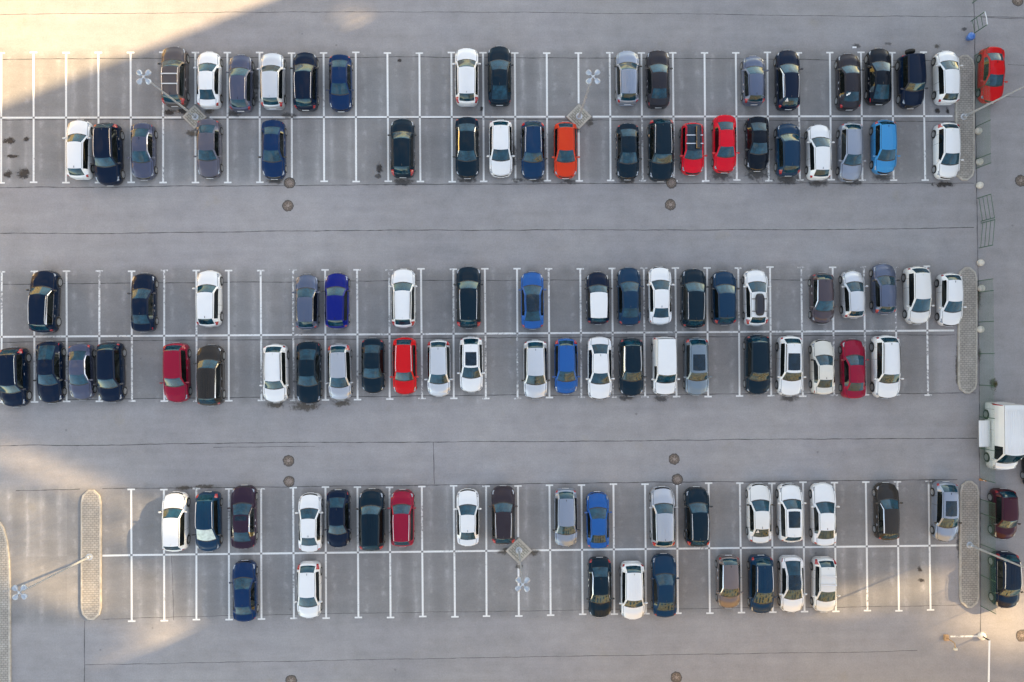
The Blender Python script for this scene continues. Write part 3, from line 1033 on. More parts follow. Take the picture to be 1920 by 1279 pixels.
# scattered small dark spots: drips and gum
vor = N(nt, 'ShaderNodeTexVoronoi', ins={'Scale': .33, 'Randomness': 1.0})
nt.links.new(obj, vor.inputs['Vector'])
dr = remap(nt, math_(nt, 'ADD', vor.outputs['Distance'], math_(nt, 'MULTIPLY', noise(nt, obj, 6, 3), .05)), .045, .065, .72, 1)
v = math_(nt, 'MULTIPLY', v, dr)
tint = mixc(nt, remap(nt, noise(nt, obj, .12, 3), .35, .65, 0, 1), (.264, .256, .266), (.272, .261, .263))
tint = mixc(nt, band, tint, (.262, .256, .258))
tint = mixc(nt, remap(nt, X, 37.2, 37.9, 0, .8), tint, (.262, .250, .256))
rust = remap(nt, noise(nt, obj, .42, 4), .66, .74, 0, .25)
tint = mixc(nt, rust, tint, (.27, .235, .18))
cvv = N(nt, 'ShaderNodeCombineXYZ')
for i in range(3):
    nt.links.new(v, cvv.inputs[i])
nt.links.new(mixc(nt, 1.0, tint, cvv.outputs[0], 'MULTIPLY'), bs.inputs['Base Color'])
bs.inputs['Roughness'].default_value = .85
bs.inputs['Specular IOR Level'].default_value = .25
bn = N(nt, 'ShaderNodeBump', ins={'Strength': .35, 'Distance': .01, 'Height': noise(nt, obj, 55, 3)})
nt.links.new(bn.outputs[0], bs.inputs['Normal'])
G = 400
mesh_obj('ground', [(-G, -G, 0), (G, -G, 0), (G, G, 0), (-G, G, 0)], [(0, 1, 2, 3)], gm, kind='structure')

# painted lines, worn down to the asphalt in places
lm = bpy.data.materials.new('worn_line_paint')
nt, bs = nodes(lm)
geo = N(nt, 'ShaderNodeNewGeometry')
oi = N(nt, 'ShaderNodeObjectInfo')
f1 = noise(nt, geo.outputs['Position'], 5, 6, .7)
f2 = noise(nt, geo.outputs['Position'], .35, 3, .6)
so = N(nt, 'ShaderNodeSeparateColor')
nt.links.new(oi.outputs['Color'], so.inputs[0])
th = math_(nt, 'ADD', f1, math_(nt, 'MULTIPLY', math_(nt, 'SUBTRACT', f2, .5), .9))
lo = math_(nt, 'ADD', so.outputs[0], -.05)
wear = N(nt, 'ShaderNodeMapRange', ins={'Value': th, 'From Min': lo, 'From Max': math_(nt, 'ADD', so.outputs[0], .08), 'To Min': 0, 'To Max': 1})
f3 = remap(nt, noise(nt, geo.outputs['Position'], 9, 4, .6), .3, .7, .82, 1.0)
cw = N(nt, 'ShaderNodeCombineXYZ')
for i in range(3):
    nt.links.new(f3, cw.inputs[i])
white = mixc(nt, 1.0, (.74, .74, .73), cw.outputs[0], 'MULTIPLY')
nt.links.new(mixc(nt, wear.outputs[0], white, (.24, .235, .24)), bs.inputs['Base Color'])
bs.inputs['Roughness'].default_value = .7


def strip(name, a, b, w, z, mat, wear=.9):
    a, b = Vector(a[:2]), Vector(b[:2])
    d = (b - a).normalized() * 1.0
    nrm = Vector((-d.y, d.x)) * w / 2
    q = [a + nrm, a - nrm, b - nrm, b + nrm]
    o = mesh_obj(name, [(p.x, p.y, z) for p in q], [(0, 1, 2, 3)], mat, kind='structure')
    o.color = (wear, wear, wear, 1)
    return o


def mk(x, y, row, o_x=(-.039, 0, -.049)):
    return (x + o_x[row], y + ROWY[row])


PLINTHS = {(0, 6), (0, 18), (2, 16)}
rows = ((0, -2, 29), (1, -2, 29), (2, 4, 29))
wears = (.73, .60, .70)
for row, u0, u1 in rows:
    for uu in range(u0, u1 + 1):
        x = (uu - LINE0) * 2.5 + (.0 if True else 0)
        for sg in (1, -1):
            wv = wears[row] + rnd.uniform(-.10, .10)
            if row == 0 and sg < 0 and uu >= 17:
                wv -= .10
            if row == 2 and sg > 0 and 5 <= uu <= 14:
                wv -= .08
            st = .075
            if (row, uu) in PLINTHS:
                st = 1.05 if sg > 0 else 1.07
            e = 5.0 + rnd.uniform(-.03, .05)
            jx = rnd.uniform(-.02, .02)
            strip('bay_line', mk(x + jx * .3, sg * st, row), mk(x + jx, sg * e, row), .145, .004, lm, wv)
            strip('bay_line_end', mk(x - .29 + jx, sg * (e + .062), row), mk(x + .29 + jx, sg * (e + .062), row), .12, .004, lm, wv - .02)
        if uu < u1:
            a, b2 = x + .085, x + 2.5 - .085
            if (row, uu) in PLINTHS:
                a = x + 1.10
            if (row, uu + 1) in PLINTHS:
                b2 = x + 2.5 - 1.10
            strip('row_line', mk(a, 0, row), mk(b2, 0, row), .145, .004, lm, wears[row] + rnd.uniform(-.04, .1))
strip('row_line', mk(36.34, 0, 0), (P(1786, 218).x, ROWY[0]), .145, .004, lm, .85)
strip('row_line', mk(36.34, 0, 1), (P(1789, 621).x, ROWY[1]), .145, .004, lm, .8)
strip('row_line', mk(36.34, 0, 2), (P(1797, 1022).x, ROWY[2]), .145, .004, lm, .85)
strip('row_line', (P(192, 1041).x, ROWY[2] - .02), mk(-26.35, 0, 2), .145, .004, lm, .85)

jm = plain('joint_bitumen', (.055, .053, .056), .8, var=.45, vscale=3)
JOINTS = [
    [(-60, 27), (0, 27), (560, 22), (1000, 23), (1500, 29), (1980, 33)],
    [(-60, 112), (0, 111.5), (300, 109), (760, 107), (1100, 109), (1500, 112), (1790, 115)],
    [(-60, 226), (0, 225.5), (310, 224), (760, 222.5), (1100, 225), (1500, 226), (1790, 227)],
    [(-60, 353), (0, 352), (400, 349), (760, 346), (1100, 344.5), (1500, 344), (1826, 343)],
    [(-60, 438), (0, 437.5), (200, 437.6), (640, 432), (1100, 431), (1500, 431), (1826, 427)],
    [(-60, 534), (0, 533), (400, 529), (760, 527), (1100, 525), (1530, 525)],
    [(-60, 642), (0, 641), (400, 637.5), (800, 634), (1200, 632), (1790, 628)],
    [(100, 750), (500, 745), (900, 742), (1300, 739.5), (1830, 737)],
    [(-60, 837), (0, 836), (400, 832), (600, 830), (812, 828), (1000, 827.5), (1300, 825), (1600, 823), (1832, 822)],
    [(30, 920), (150, 917)], [(192, 916.5), (400, 914), (600, 912), (1000, 907), (1400, 903), (1795, 900)],
    [(190, 1161), (400, 1155), (600, 1151), (900, 1147), (1300, 1141), (1700, 1137), (1802, 1134)],
    [(160, 1247), (480, 1241), (760, 1235), (1040, 1231), (1300, 1227), (1600, 1223), (1720, 1220)],
    [(812, 829), (813, 870), (814, 908)], [(159, 1164), (159, 1220), (158, 1320)], [(322, 1042), (324, 1110), (326, 1163)],
    [(1826, -40), (1828, 100), (1829.5, 245), (1832, 400), (1836, 700), (1838, 1000), (1838.5, 1188)],
    [(400, 838.5), (470, 838), (590, 836.5)], [(1838, 32), (1980, 36)], [(1890, 121), (1980, 126)], [(1870, 181), (1980, 184)],
]
for k, pl_ in enumerate(JOINTS):
    pts = []
    for (a, b2) in zip(pl_[:-1], pl_[1:]):
        n = max(2, int(math.hypot(b2[0] - a[0], b2[1] - a[1]) / 9))
        for i in range(n):
            t = i / n
            pts.append((a[0] + (b2[0] - a[0]) * t, a[1] + (b2[1] - a[1]) * t))
    pts.append(pl_[-1])
    thin = k in (11, 12, 15, 17, 18, 19, 20) or k == 0
    vs = []
    drift = 0
    for i, q in enumerate(pts):
        c = P(*q)
        nx = P(*pts[min(i + 1, len(pts) - 1)]) - P(*pts[max(i - 1, 0)])
        nx.normalize()
        nr = Vector((-nx.y, nx.x, 0))
        drift = drift * .85 + rnd.uniform(-.018, .018)
        w = (.026 if not thin else .017) * rnd.uniform(.55, 1.35)
        vs += [c + nr * (drift + w) + Vector((0, 0, .0025)), c + nr * (drift - w) + Vector((0, 0, .0025))]
    fs = [(2 * i, 2 * i + 1, 2 * i + 3, 2 * i + 2) for i in range(len(pts) - 1)]
    mesh_obj('asphalt_joint', vs, fs, jm, kind='structure')


# dark soaked-in stains, and painted shade at car fronts: irregular outline, ragged thinning edge
def stain_shade_mat(name, col, dens):
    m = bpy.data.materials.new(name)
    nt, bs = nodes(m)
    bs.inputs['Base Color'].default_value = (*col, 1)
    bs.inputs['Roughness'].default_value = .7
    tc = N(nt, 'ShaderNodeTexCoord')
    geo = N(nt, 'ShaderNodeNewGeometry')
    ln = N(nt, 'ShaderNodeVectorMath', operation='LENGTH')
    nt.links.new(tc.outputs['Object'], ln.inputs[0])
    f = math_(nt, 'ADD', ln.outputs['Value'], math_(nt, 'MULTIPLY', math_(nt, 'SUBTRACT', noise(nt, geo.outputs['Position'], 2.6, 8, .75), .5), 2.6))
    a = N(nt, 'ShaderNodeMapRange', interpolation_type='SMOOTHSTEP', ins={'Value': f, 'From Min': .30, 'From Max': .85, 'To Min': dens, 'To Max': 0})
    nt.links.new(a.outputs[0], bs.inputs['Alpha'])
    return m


STAIN = stain_shade_mat('oil_stain', (.035, .028, .026), .85)
SOFT = stain_shade_mat('stain_and_shade', (.045, .042, .042), .55)  # soft dark patches: stains plus shade of parked cars painted in
RUSTY = stain_shade_mat('soil_stain', (.085, .065, .045), .6)
stain_shade_spots = [(15, 326, 10, 9, 0), (45, 326, 15, 12, 0), (18, 264, 14, 7, 0), (50, 262, 7, 6, 0), (24, 293, 16, 4, 0), (712, 316, 8, 12, 0), (710, 330, 10, 6, 1),
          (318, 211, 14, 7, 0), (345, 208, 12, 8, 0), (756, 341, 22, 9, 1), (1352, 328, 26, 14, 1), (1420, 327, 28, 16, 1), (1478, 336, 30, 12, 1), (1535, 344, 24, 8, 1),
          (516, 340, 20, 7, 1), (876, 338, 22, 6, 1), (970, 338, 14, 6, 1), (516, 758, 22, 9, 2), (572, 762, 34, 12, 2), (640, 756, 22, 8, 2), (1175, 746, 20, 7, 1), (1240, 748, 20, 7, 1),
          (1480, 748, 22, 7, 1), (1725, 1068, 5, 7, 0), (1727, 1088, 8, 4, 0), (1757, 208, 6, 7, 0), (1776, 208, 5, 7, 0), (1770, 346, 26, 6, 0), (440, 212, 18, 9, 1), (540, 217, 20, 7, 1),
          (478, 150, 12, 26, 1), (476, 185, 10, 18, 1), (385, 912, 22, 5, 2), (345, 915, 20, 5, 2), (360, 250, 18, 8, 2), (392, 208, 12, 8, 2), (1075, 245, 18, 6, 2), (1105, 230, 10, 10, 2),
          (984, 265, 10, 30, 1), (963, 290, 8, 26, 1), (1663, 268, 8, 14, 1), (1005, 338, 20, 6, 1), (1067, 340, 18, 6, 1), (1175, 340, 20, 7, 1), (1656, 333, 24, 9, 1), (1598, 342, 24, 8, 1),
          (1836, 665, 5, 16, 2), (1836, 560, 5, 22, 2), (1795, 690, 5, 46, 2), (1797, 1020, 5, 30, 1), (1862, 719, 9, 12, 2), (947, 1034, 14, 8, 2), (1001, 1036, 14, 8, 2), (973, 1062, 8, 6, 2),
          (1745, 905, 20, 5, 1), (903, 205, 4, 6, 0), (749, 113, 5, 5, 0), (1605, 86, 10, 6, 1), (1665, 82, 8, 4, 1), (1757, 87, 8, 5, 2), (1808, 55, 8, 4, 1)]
for (x, y, rx, ry, k) in stain_shade_spots:
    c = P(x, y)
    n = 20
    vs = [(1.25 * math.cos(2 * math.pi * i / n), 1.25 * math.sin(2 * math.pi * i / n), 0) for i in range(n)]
    o = mesh_obj('ground_stain_shade', vs, [tuple(range(n))], (STAIN, SOFT, RUSTY)[k], kind='structure')
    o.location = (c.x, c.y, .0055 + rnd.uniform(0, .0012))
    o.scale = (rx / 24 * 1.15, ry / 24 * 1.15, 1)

# ------------------------------------------------------------------ islands
KERB = plain('kerb_concrete', (.37, .34, .30), .85, var=.22, vscale=3, bump=.3)


def paver_mat(name, c1, c2, mortar, rot=0.0, scale=4.6):
    m = bpy.data.materials.new(name)
    nt, bs = nodes(m)
    tc = N(nt, 'ShaderNodeTexCoord')
    mp = N(nt, 'ShaderNodeMapping', ins={'Rotation': (0, 0, rot)})
    nt.links.new(tc.outputs['Object'], mp.inputs[0])
    br = N(nt, 'ShaderNodeTexBrick', ins={'Color1': (*c1, 1), 'Color2': (*c2, 1), 'Mortar': (*mortar, 1), 'Scale': 1.0, 'Mortar Size': .022, 'Brick Width': .30, 'Row Height': .17, 'Mortar Smooth': .2})
    nt.links.new(mp.outputs[0], br.inputs['Vector'])
    dn = remap(nt, noise(nt, tc.outputs['Object'], 1.5, 5), .3, .7, .82, 1.15)
    cc = N(nt, 'ShaderNodeCombineXYZ')
    for i in range(3):
        nt.links.new(dn, cc.inputs[i])
    nt.links.new(mixc(nt, 1, br.outputs['Color'], cc.outputs[0], 'MULTIPLY'), bs.inputs['Base Color'])
    bs.inputs['Roughness'].default_value = .9
    bn = N(nt, 'ShaderNodeBump', ins={'Strength': .5, 'Distance': .01, 'Height': br.outputs['Fac']})
    bn.invert = True
    nt.links.new(bn.outputs[0], bs.inputs['Normal'])
    return m


PAVE = paver_mat('concrete_pavers', (.33, .305, .275), (.295, .27, .245), (.185, .17, .155))
PAVED = paver_mat('diagonal_pavers', (.36, .345, .30), (.31, .295, .255), (.16, .15, .13), rad(45))


def island(name, label, poly, pave, cat='traffic island', h=.14, kw=.14):
    c = Vector((sum(p.x for p in poly) / len(poly), sum(p.y for p in poly) / len(poly), 0))
    loc = [(p.x - c.x, p.y - c.y) for p in poly]
    area = sum(loc[i][0] * loc[(i + 1) % len(loc)][1] - loc[(i + 1) % len(loc)][0] * loc[i][1] for i in range(len(loc)))
    if area < 0:
        loc = loc[::-1]
    t = thing(name, label, cat, c)
    ins = inset(loc, kw)
    n = len(loc)
    vs = [(x, y, 0) for x, y in loc] + [(x, y, h - .02) for x, y in loc] + [(x, y, h) for x, y in inset(loc, .02)] + [(x, y, h) for x, y in ins] + [(x, y, h - .03) for x, y in ins]
    fs = []
    for l in range(4):
        for k in range(n):
            fs.append((l * n + k, l * n + (k + 1) % n, (l + 1) * n + (k + 1) % n, (l + 1) * n + k))
    mesh_obj('kerb', vs, fs, KERB, t)
    mesh_obj('paving', [(x, y, h - .012) for x, y in ins], [tuple(range(n))], pave, t)
    return t


def capsule(x0, x1, y0, y1, ch=12, mid=.5):
    return [P(x, y, .14) for x, y in ((x0 + ch * mid, y0), (x1 - ch * mid, y0), (x1 - 3, y0 + ch * .55), (x1, y0 + ch * 1.3), (x1, y1 - ch * 1.3), (x1 - 3, y1 - ch * .55), (x1 - ch * mid, y1), (x0 + ch * mid, y1),
                                      (x0 + 3, y1 - ch * .55), (x0, y1 - ch * 1.3), (x0, y0 + ch * 1.3), (x0 + 3, y0 + ch * .55))]


island('traffic_island', 'long grey paved island at the right end of the two upper rows', capsule(1792, 1828, 103, 338, 15, .85), PAVE)
island('traffic_island', 'long grey paved island at the right end of the two middle rows', capsule(1797, 1833, 501, 738, 16, .85), PAVE)
island('traffic_island', 'long grey paved island at the right end of the two lower rows', capsule(1800, 1836.5, 902, 1140, 16, .85), PAVE)
island('traffic_island', 'long sunlit paved island at the left end of the two lower rows', capsule(151, 189, 919, 1163, 18, .75), PAVE)
island('pavement_island', 'wide paved area with curved kerb in the lower left corner',
       [P(x, y, .14) for x, y in ((-90, 955), (-25, 960), (-6, 972), (6, 990), (13, 1015), (17, 1050), (18.5, 1100), (19, 1200), (19.5, 1330), (-90, 1330))], PAVE)


def diamond(cx, cy, r):
    return [P(cx + dx, cy + dy, .14) for dx, dy in ((-r, 0), (0, r), (r, 0), (0, -r))]


island('lamp_plinth', 'diamond shaped paved plinth under the left lamp of the upper rows', diamond(364.5, 219, 23), PAVED, 'plinth')
island('lamp_plinth', 'diamond shaped paved plinth above the orange hatchback', diamond(1085.5, 218.5, 24), PAVED, 'plinth')
island('lamp_plinth', 'diamond shaped paved plinth in the lower rows beside the brown off-roader', diamond(973, 1033, 25), PAVED, 'plinth')

# ------------------------------------------------------------------ lamps
GALV = plain('galvanised_steel', (.46, .49, .52), .42, metal=.55, var=.15, vscale=2)
LHEAD = plain('lamp_housing', (.30, .35, .41), .3, metal=.2, coat=.4, var=.2, vscale=4)
LENS = plain('lamp_diffuser', (.75, .77, .78), .15)
HL = 9.27


def lamp(px, py, z0, label, rz):
    c = P(px, py, z0)
    t = thing('street_lamp', label, 'lamp post', c, rz, 'four-headed lamp posts')
    MB().tube([(0, 0, 0), (0, 0, 2), (0, 0, 5), (0, 0, HL - z0)], .095, 14, .045).build('pole', GALV, t, True)
    b = MB()
    b.lathe([(.26, 0), (.26, .03), (.16, .05), (.15, .42), (.115, .46)], 14)
    b.build('base_plate', GALV, t, True)
    hz = HL - z0
    arm = MB()
    arm.box((0, 0, hz), (.92, .06, .05))
    arm.box((0, 0, hz + .001), (.06, .92, .047))
    arm.lathe([(.08, hz - .12), (.08, hz + .05), (.04, hz + .07)], 12)
    arm.build('cross_arm', GALV, t)
    for k in range(4):
        a = k * math.pi / 2
        h = MB()
        R = Matrix.Rotation(a, 3, 'Z')
        vs = []
        for (xx, w, zt, zb) in ((.20, .055, .05, -.02), (.30, .155, .075, -.05), (.46, .195, .08, -.07), (.56, .150, .06, -.06), (.60, .09, .02, -.04)):
            for (yy, zz) in ((-w, zb), (w, zb), (w * .98, zb + (zt - zb) * .55), (w * .55, zt), (-w * .55, zt), (-w * .98, zb + (zt - zb) * .55)):
                vs.append(R @ Vector((xx, yy, hz + zz)))
        fs = [(i * 6 + k2, (i + 1) * 6 + k2, (i + 1) * 6 + (k2 + 1) % 6, i * 6 + (k2 + 1) % 6) for i in range(4) for k2 in range(6)]
        fs += [tuple(range(6)), tuple(24 + q for q in range(6))[::-1]]
        h.add(vs, fs)
        ho = h.build('lamp_head', LHEAD, t, True, 30)
        d = MB()
        d.box(R @ Vector((.42, 0, hz - .078)), (.26, .26, .02), a)
        d.build('diffuser', LENS, ho)
    return t


lamp(366, 219, .13, 'tall four-headed lamp post on the left diamond plinth of the upper rows', rad(45))
lamp(1086, 218, .13, 'tall four-headed lamp post on the plinth above the orange hatchback', rad(45))
lamp(973, 1032, .13, 'tall four-headed lamp post on the plinth in the lower rows', rad(42))
lamp(168, 1044, .13, 'tall four-headed lamp post on the left paved island', rad(48))
lamp(1807, 219, .13, 'tall lamp post on the upper right island, head outside the picture', rad(45))
lamp(1818, 1022, .13, 'tall lamp post on the lower right island, head outside the picture', rad(45))

# ------------------------------------------------------------------ manholes
IRON = plain('cast_iron', (.15, .115, .095), .75, metal=.2, var=.45, vscale=9, bump=.4, bscale=30)
IRONL = plain('worn_iron', (.27, .21, .18), .6, metal=.2, var=.3, vscale=7)
DARKH = plain('drain_dark', (.02, .018, .018), .9)
TAR = plain('tar_collar', (.085, .075, .07), .85, var=.4, vscale=5)


def manhole(px, py, label, grate, r=.335):
    c = P(px, py)
    t = thing('drain_grate' if grate else 'manhole_cover', label, 'drain grate' if grate else 'manhole cover', c, rnd.uniform(0, 1.5), 'drain grates' if grate else 'manhole covers')
    n = 28
    # tar collar with a ragged rim, on the asphalt
    vs = [(0, 0, .006)]
    for k in range(n):
        a = 2 * math.pi * k / n
        rr = (r + .11) * rnd.uniform(.93, 1.08)
        vs.append((rr * math.cos(a), rr * math.sin(a), .006))
    mesh_obj('collar', vs, [(0, 1 + k, 1 + (k + 1) % n) for k in range(n)], TAR, t)
    b = MB()
    b.lathe([(r + .03, .008), (r + .03, .018), (r - .03, .018), (r - .03, .010)], n)
    b.build('frame', IRON, t)
    if grate:
        MB().lathe([(r - .032, .0075), (r - .032, .0085)], n).build('pit', DARKH, t)
        g = MB()
        for k in range(12):
            a = math.pi * 2 * k / 12
            g.box((math.cos(a) * r * .58, math.sin(a) * r * .58, .014), (r * .72, .042, .008), a)
        g.lathe([(r * .27, .010), (r * .27, .019), (r * .24, .020)], 16)
        g.lathe([(r * .62, .0105), (r * .62, .0165), (r * .52, .0165), (r * .52, .0105)], 24)
        g.build('grid', IRONL, t)
    else:
        MB().lathe([(r - .034, .008), (r - .034, .0155), (r - .04, .016)], n).build('cover', IRON, t)
        g = MB()
        g.lathe([(r * .36, .0155), (r * .36, .021), (r * .32, .022)], 16)
        for k in range(6):
            a = math.pi * 2 * k / 6
            g.box((math.cos(a) * r * .64, math.sin(a) * r * .64, .018), (.07, .06, .006), a)
        g.build('relief', IRONL, t)


manhole(543, 343, 'round drain grate below the navy saloon in the second row', True)
manhole(1259, 343, 'round drain grate below the large black off-roader of the second row', True)
manhole(542, 903, 'round drain grate at the joint just above the fifth row, left', True)
manhole(1270, 899, 'round drain grate above the silver crossover of the fifth row', True)
manhole(540, 386, 'rusty manhole cover in the upper aisle, left one', False)
manhole(1257, 384, 'rusty manhole cover in the upper aisle, right one', False)
manhole(541, 864, 'rusty manhole cover in the lower aisle, left one', False)
manhole(1264, 861, 'dark manhole cover in the lower aisle, right one', False)
manhole(546, 1276, 'manhole cover cut by the bottom edge, left one', False)
manhole(1268, 1270, 'manhole cover near the bottom edge, right one', False)
manhole(1914, 339, 'manhole cover on the side road at the right edge, upper', False, .36)
manhole(1916, 1192, 'manhole cover on the side road at the right edge, lower', False, .38)
manhole(1908, 1, 'manhole cover on the side road cut by the top edge', False, .36)

# ------------------------------------------------------------------ bollards, bin, railings, fence
CONC = plain('concrete_ball', (.50, .47, .42), .85, var=.16, vscale=5, bump=.3)
for k, (x, y, tx) in enumerate([(1834, 246, 'beside the upper right island, highest of the white balls'), (1836, 303.5, 'at the lower end of the upper right island'),
                                (1836.5, 347.5, 'above the green double gate'), (1838, 493, 'between the green gate and the middle island'),
                                (1839.5, 541, 'beside the top of the middle right island'), (1838, 617.5, 'beside the middle of the middle right island')]):
    c = P(x, y, .15)
    t = thing('ball_bollard', 'white concrete ball bollard ' + tx, 'bollard', (c.x, c.y, 0), 0, 'concrete ball bollards')
    r = .275
    pr = [(.17, 0)] + [(max(.01, r * math.sin(a)), .20 - r * math.cos(a)) for a in [rad(q) for q in range(42, 181, 12)]]
    MB().lathe(pr, 22).build('ball', CONC, t, True, 60)
    MB().lathe([(.20, .002), (.20, .03), (.17, .04)], 18).build('foot', CONC, t)

GREEN = plain('green_steel', (.02, .085, .045), .45, var=.2, vscale=8)
PALE = plain('pale_rail', (.55, .60, .66), .4, metal=.2)


def railing(name, label, pa, pb, h, rails, top_mat, cat='railing', nv=0):
    a, b2 = P(*pa), P(*pb)
    t = thing(name, label, cat, a)
    d = b2 - a
    for q in (0, 1):
        MB().tube([d * q, d * q + Vector((0, 0, h))], .032, 8).build('post', GREEN, t, True)
    for k in range(rails):
        z = h * (.12 + .88 * k / (rails - 1)) - .02
        top = k == rails - 1
        mid = d * .5 + Vector((0, 0, z + (.06 if top and top_mat is not GREEN else 0)))
        MB().tube([Vector((0, 0, z)), mid, d + Vector((0, 0, z))], .040 if top and top_mat is not GREEN else .020, 8).build('rail', top_mat if top else GREEN, t, True)
    return t


railing('railing', 'short green railing with pale top rail beside the blue bin', (1820.6, 40), (1825, 63.5), 1.85, 4, PALE)
g1 = railing('fence_gate', 'upper leaf of the green railed double gate', (1832.7, 372), (1839.5, 415), 1.75, 4, GREEN, 'gate')
g2 = railing('fence_gate', 'lower leaf of the green railed double gate', (1840, 418.5), (1836, 465), 1.75, 4, GREEN, 'gate')

c = P(1820, 69, .35)
t = thing('litter_bin', 'glossy blue rounded litter bin at the foot of the green railing', 'bin', (c.x, c.y, 0))
MB().lathe([(.20, 0), (.24, .10), (.29, .40), (.30, .45)], 22).build('drum', plain('blue_plastic', (.01, .13, .42), .3, coat=.6, var=.1), t, True)
MB().lathe([(.31, .44), (.31, .47), (.27, .56), (.17, .64), (.05, .67), (.01, .675)], 22).build('lid', MATS['blue_plastic'], t, True, 60)
MB().box((.09, .03, .635), (.10, .16, .012), .5).build('label_plate', PLATE, t)

FWIRE = plain('fence_wire', (.05, .15, .10), .5)


def fence(label, pts, h=1.95):
    """welded wire fence along points of the ground"""
    gp = [P(*q) for q in pts]
    t = thing('wire_fence', label, 'fence', gp[0], 0, 'green wire fence runs')
    o = gp[0]
    for q in gp:
        MB().tube([q - o, q - o + Vector((0, 0, h))], .027, 8).build('post', GREEN, t, True)
    for a, b2 in zip(gp[:-1], gp[1:]):
        d = b2 - a
        L = d.length
        d.normalize()
        w = MB()
        z = .12
        while z < h:
            w.tube([a - o + Vector((0, 0, z)), b2 - o + Vector((0, 0, z))], .004, 4)
            z += .20
        n = int(L / .055)
        nrm = Vector((-d.y, d.x, 0)) * .005
        for k in range(1, n):
            p = a - o + d * (L * k / n)
            w.add([p + nrm + Vector((0, 0, .06)), p - nrm + Vector((0, 0, .06)), p - nrm + Vector((0, 0, h - .02)), p + nrm + Vector((0, 0, h - .02)),
                   p + d * .005 + Vector((0, 0, .06)), p - d * .005 + Vector((0, 0, .06)), p - d * .005 + Vector((0, 0, h - .02)), p + d * .005 + Vector((0, 0, h - .02))], [(0, 1, 2, 3), (4, 5, 6, 7)])
        w.build('wire_panel', FWIRE, t)
    return t


fence('green wire fence run at the top edge above the blue bin', [(1819, -75), (1821, -30), (1823, 6)])
fence('green wire fence run beside the upper right island', [(1827, 105), (1828, 170), (1829, 238), (1829.5, 299), (1830, 316)])
fence('green wire fence run beside the middle right island', [(1833.5, 527), (1834.5, 548), (1835, 604), (1836, 663), (1836, 722), (1836, 781), (1837, 840), (1837.5, 898)])
fence('green wire fence run beside the lower right island', [(1837.5, 936), (1838, 962), (1838, 1020), (1838.5, 1078), (1838.5, 1136)])

c = P(1838, 899)
t = thing('marker_post', 'small orange marker post at the fence above the lower right island', 'post', c)
MB().lathe([(.10, 0), (.10, .10), (.055, .14), (.05, .75), (.02, .78)], 12).build('post', plain('orange_paint', (.55, .22, .08), .5, var=.2), t, True)
MB().lathe([(.058, .50), (.058, .62)], 12).build('band', PLATE, t)

# barrier and card reader
c = P(1840, 1192)
t = thing('barrier_gate', 'white barrier with raised post and long white boom at the lower right', 'barrier', c)
top = P(1857.5, 1198, 1.05) - c
MB().lathe([(.30, 0), (.30, .16), (.27, .22), (.13, .27)], 22).build('foot', plain('barrier_white', (.72, .66, .58), .6, var=.15), t, True, 60)
bt = MB()
bt.tube([(0, 0, .2), (0, 0, 1.02)], .055, 10)
bt.build('post', plain('dark_post', (.05, .05, .05), .5), t, True)
b = MB()
tip = P(1853, 1330, 1.05) - c
d0 = Vector((top.x, top.y, 1.05))
d0 = Vector((0, 0, 1.05))
dd = (tip - d0)
ang = math.atan2(dd.y, dd.x)
b.box(d0 + dd * .5 + Vector((0, 0, .0)), (dd.length, .10, .10), ang, bev=.02)
b.build('boom', plain('boom_white', (.80, .80, .80), .4), t)
c = P(1773, 1195)
t = thing('card_reader', 'tan gooseneck card reader post beside the barrier', 'card reader', c)
b = MB()
b.box((0, 0, .10), (.34, .44, .20), bev=.03)
TANP = plain('tan_paint', (.42, .25, .13), .55, var=.2)
b.build('plinth', TANP, t)
p1 = P(1790, 1206, .95) - c
p2 = P(1792, 1216, 1.0) - c
b = MB()
b.tube([(0.02, 0, .2), (.05, -.02, .6), (p1.x * .55, p1.y * .5, .9), (p1.x * .8, p1.y * .9, 1.02), (p2.x * .8, p2.y * .9, 1.05)], .045, 10)
b.build('gooseneck', TANP, t, True)
b = MB()
b.box((p2.x * .8, p2.y * .95 - .06, 1.05), (.24, .16, .20), bev=.03)
b.build('reader_head', plain('cream_paint', (.7, .62, .48), .4), t)
strip('faded_stop_line', P(1782, 1193.5), P(1835, 1193), .13, .004, lm, .60)

# weed by the fence
c = P(1863, 720)
t = thing('dry_shrub', 'small dry brown shrub growing on the side road above the white van', 'shrub', c)
b = MB()
for k in range(260):
    a = rnd.uniform(0, 2 * math.pi)
    r = abs(rnd.gauss(0, .17))
    q = Vector((r * math.cos(a) * .7, r * math.sin(a) * 1.35, rnd.uniform(.03, .42 - r * .6 if r < .5 else .1)))
    s = rnd.uniform(.02, .045)
    e = Euler((rnd.uniform(-1, 1), rnd.uniform(-1, 1), rnd.uniform(0, 6)))
    M = e.to_matrix()
    b.add([q + M @ Vector((-s, -s * .5, 0)), q + M @ Vector((s, -s * .5, 0)), q + M @ Vector((s * .6, s * .7, 0)), q + M @ Vector((-s * .6, s * .7, 0))], [(0, 1, 2, 3)])
b.build('leaves', plain('dry_leaf', (.10, .085, .035), .8, var=.5, vscale=12), t)
b = MB()
for k in range(9):
    a = k * .7
    b.tube([(0, 0, 0), (.10 * math.cos(a), .2 * math.sin(a), .3)], .008, 5)
b.build('stems', plain('stem_brown', (.09, .06, .04), .8), t)

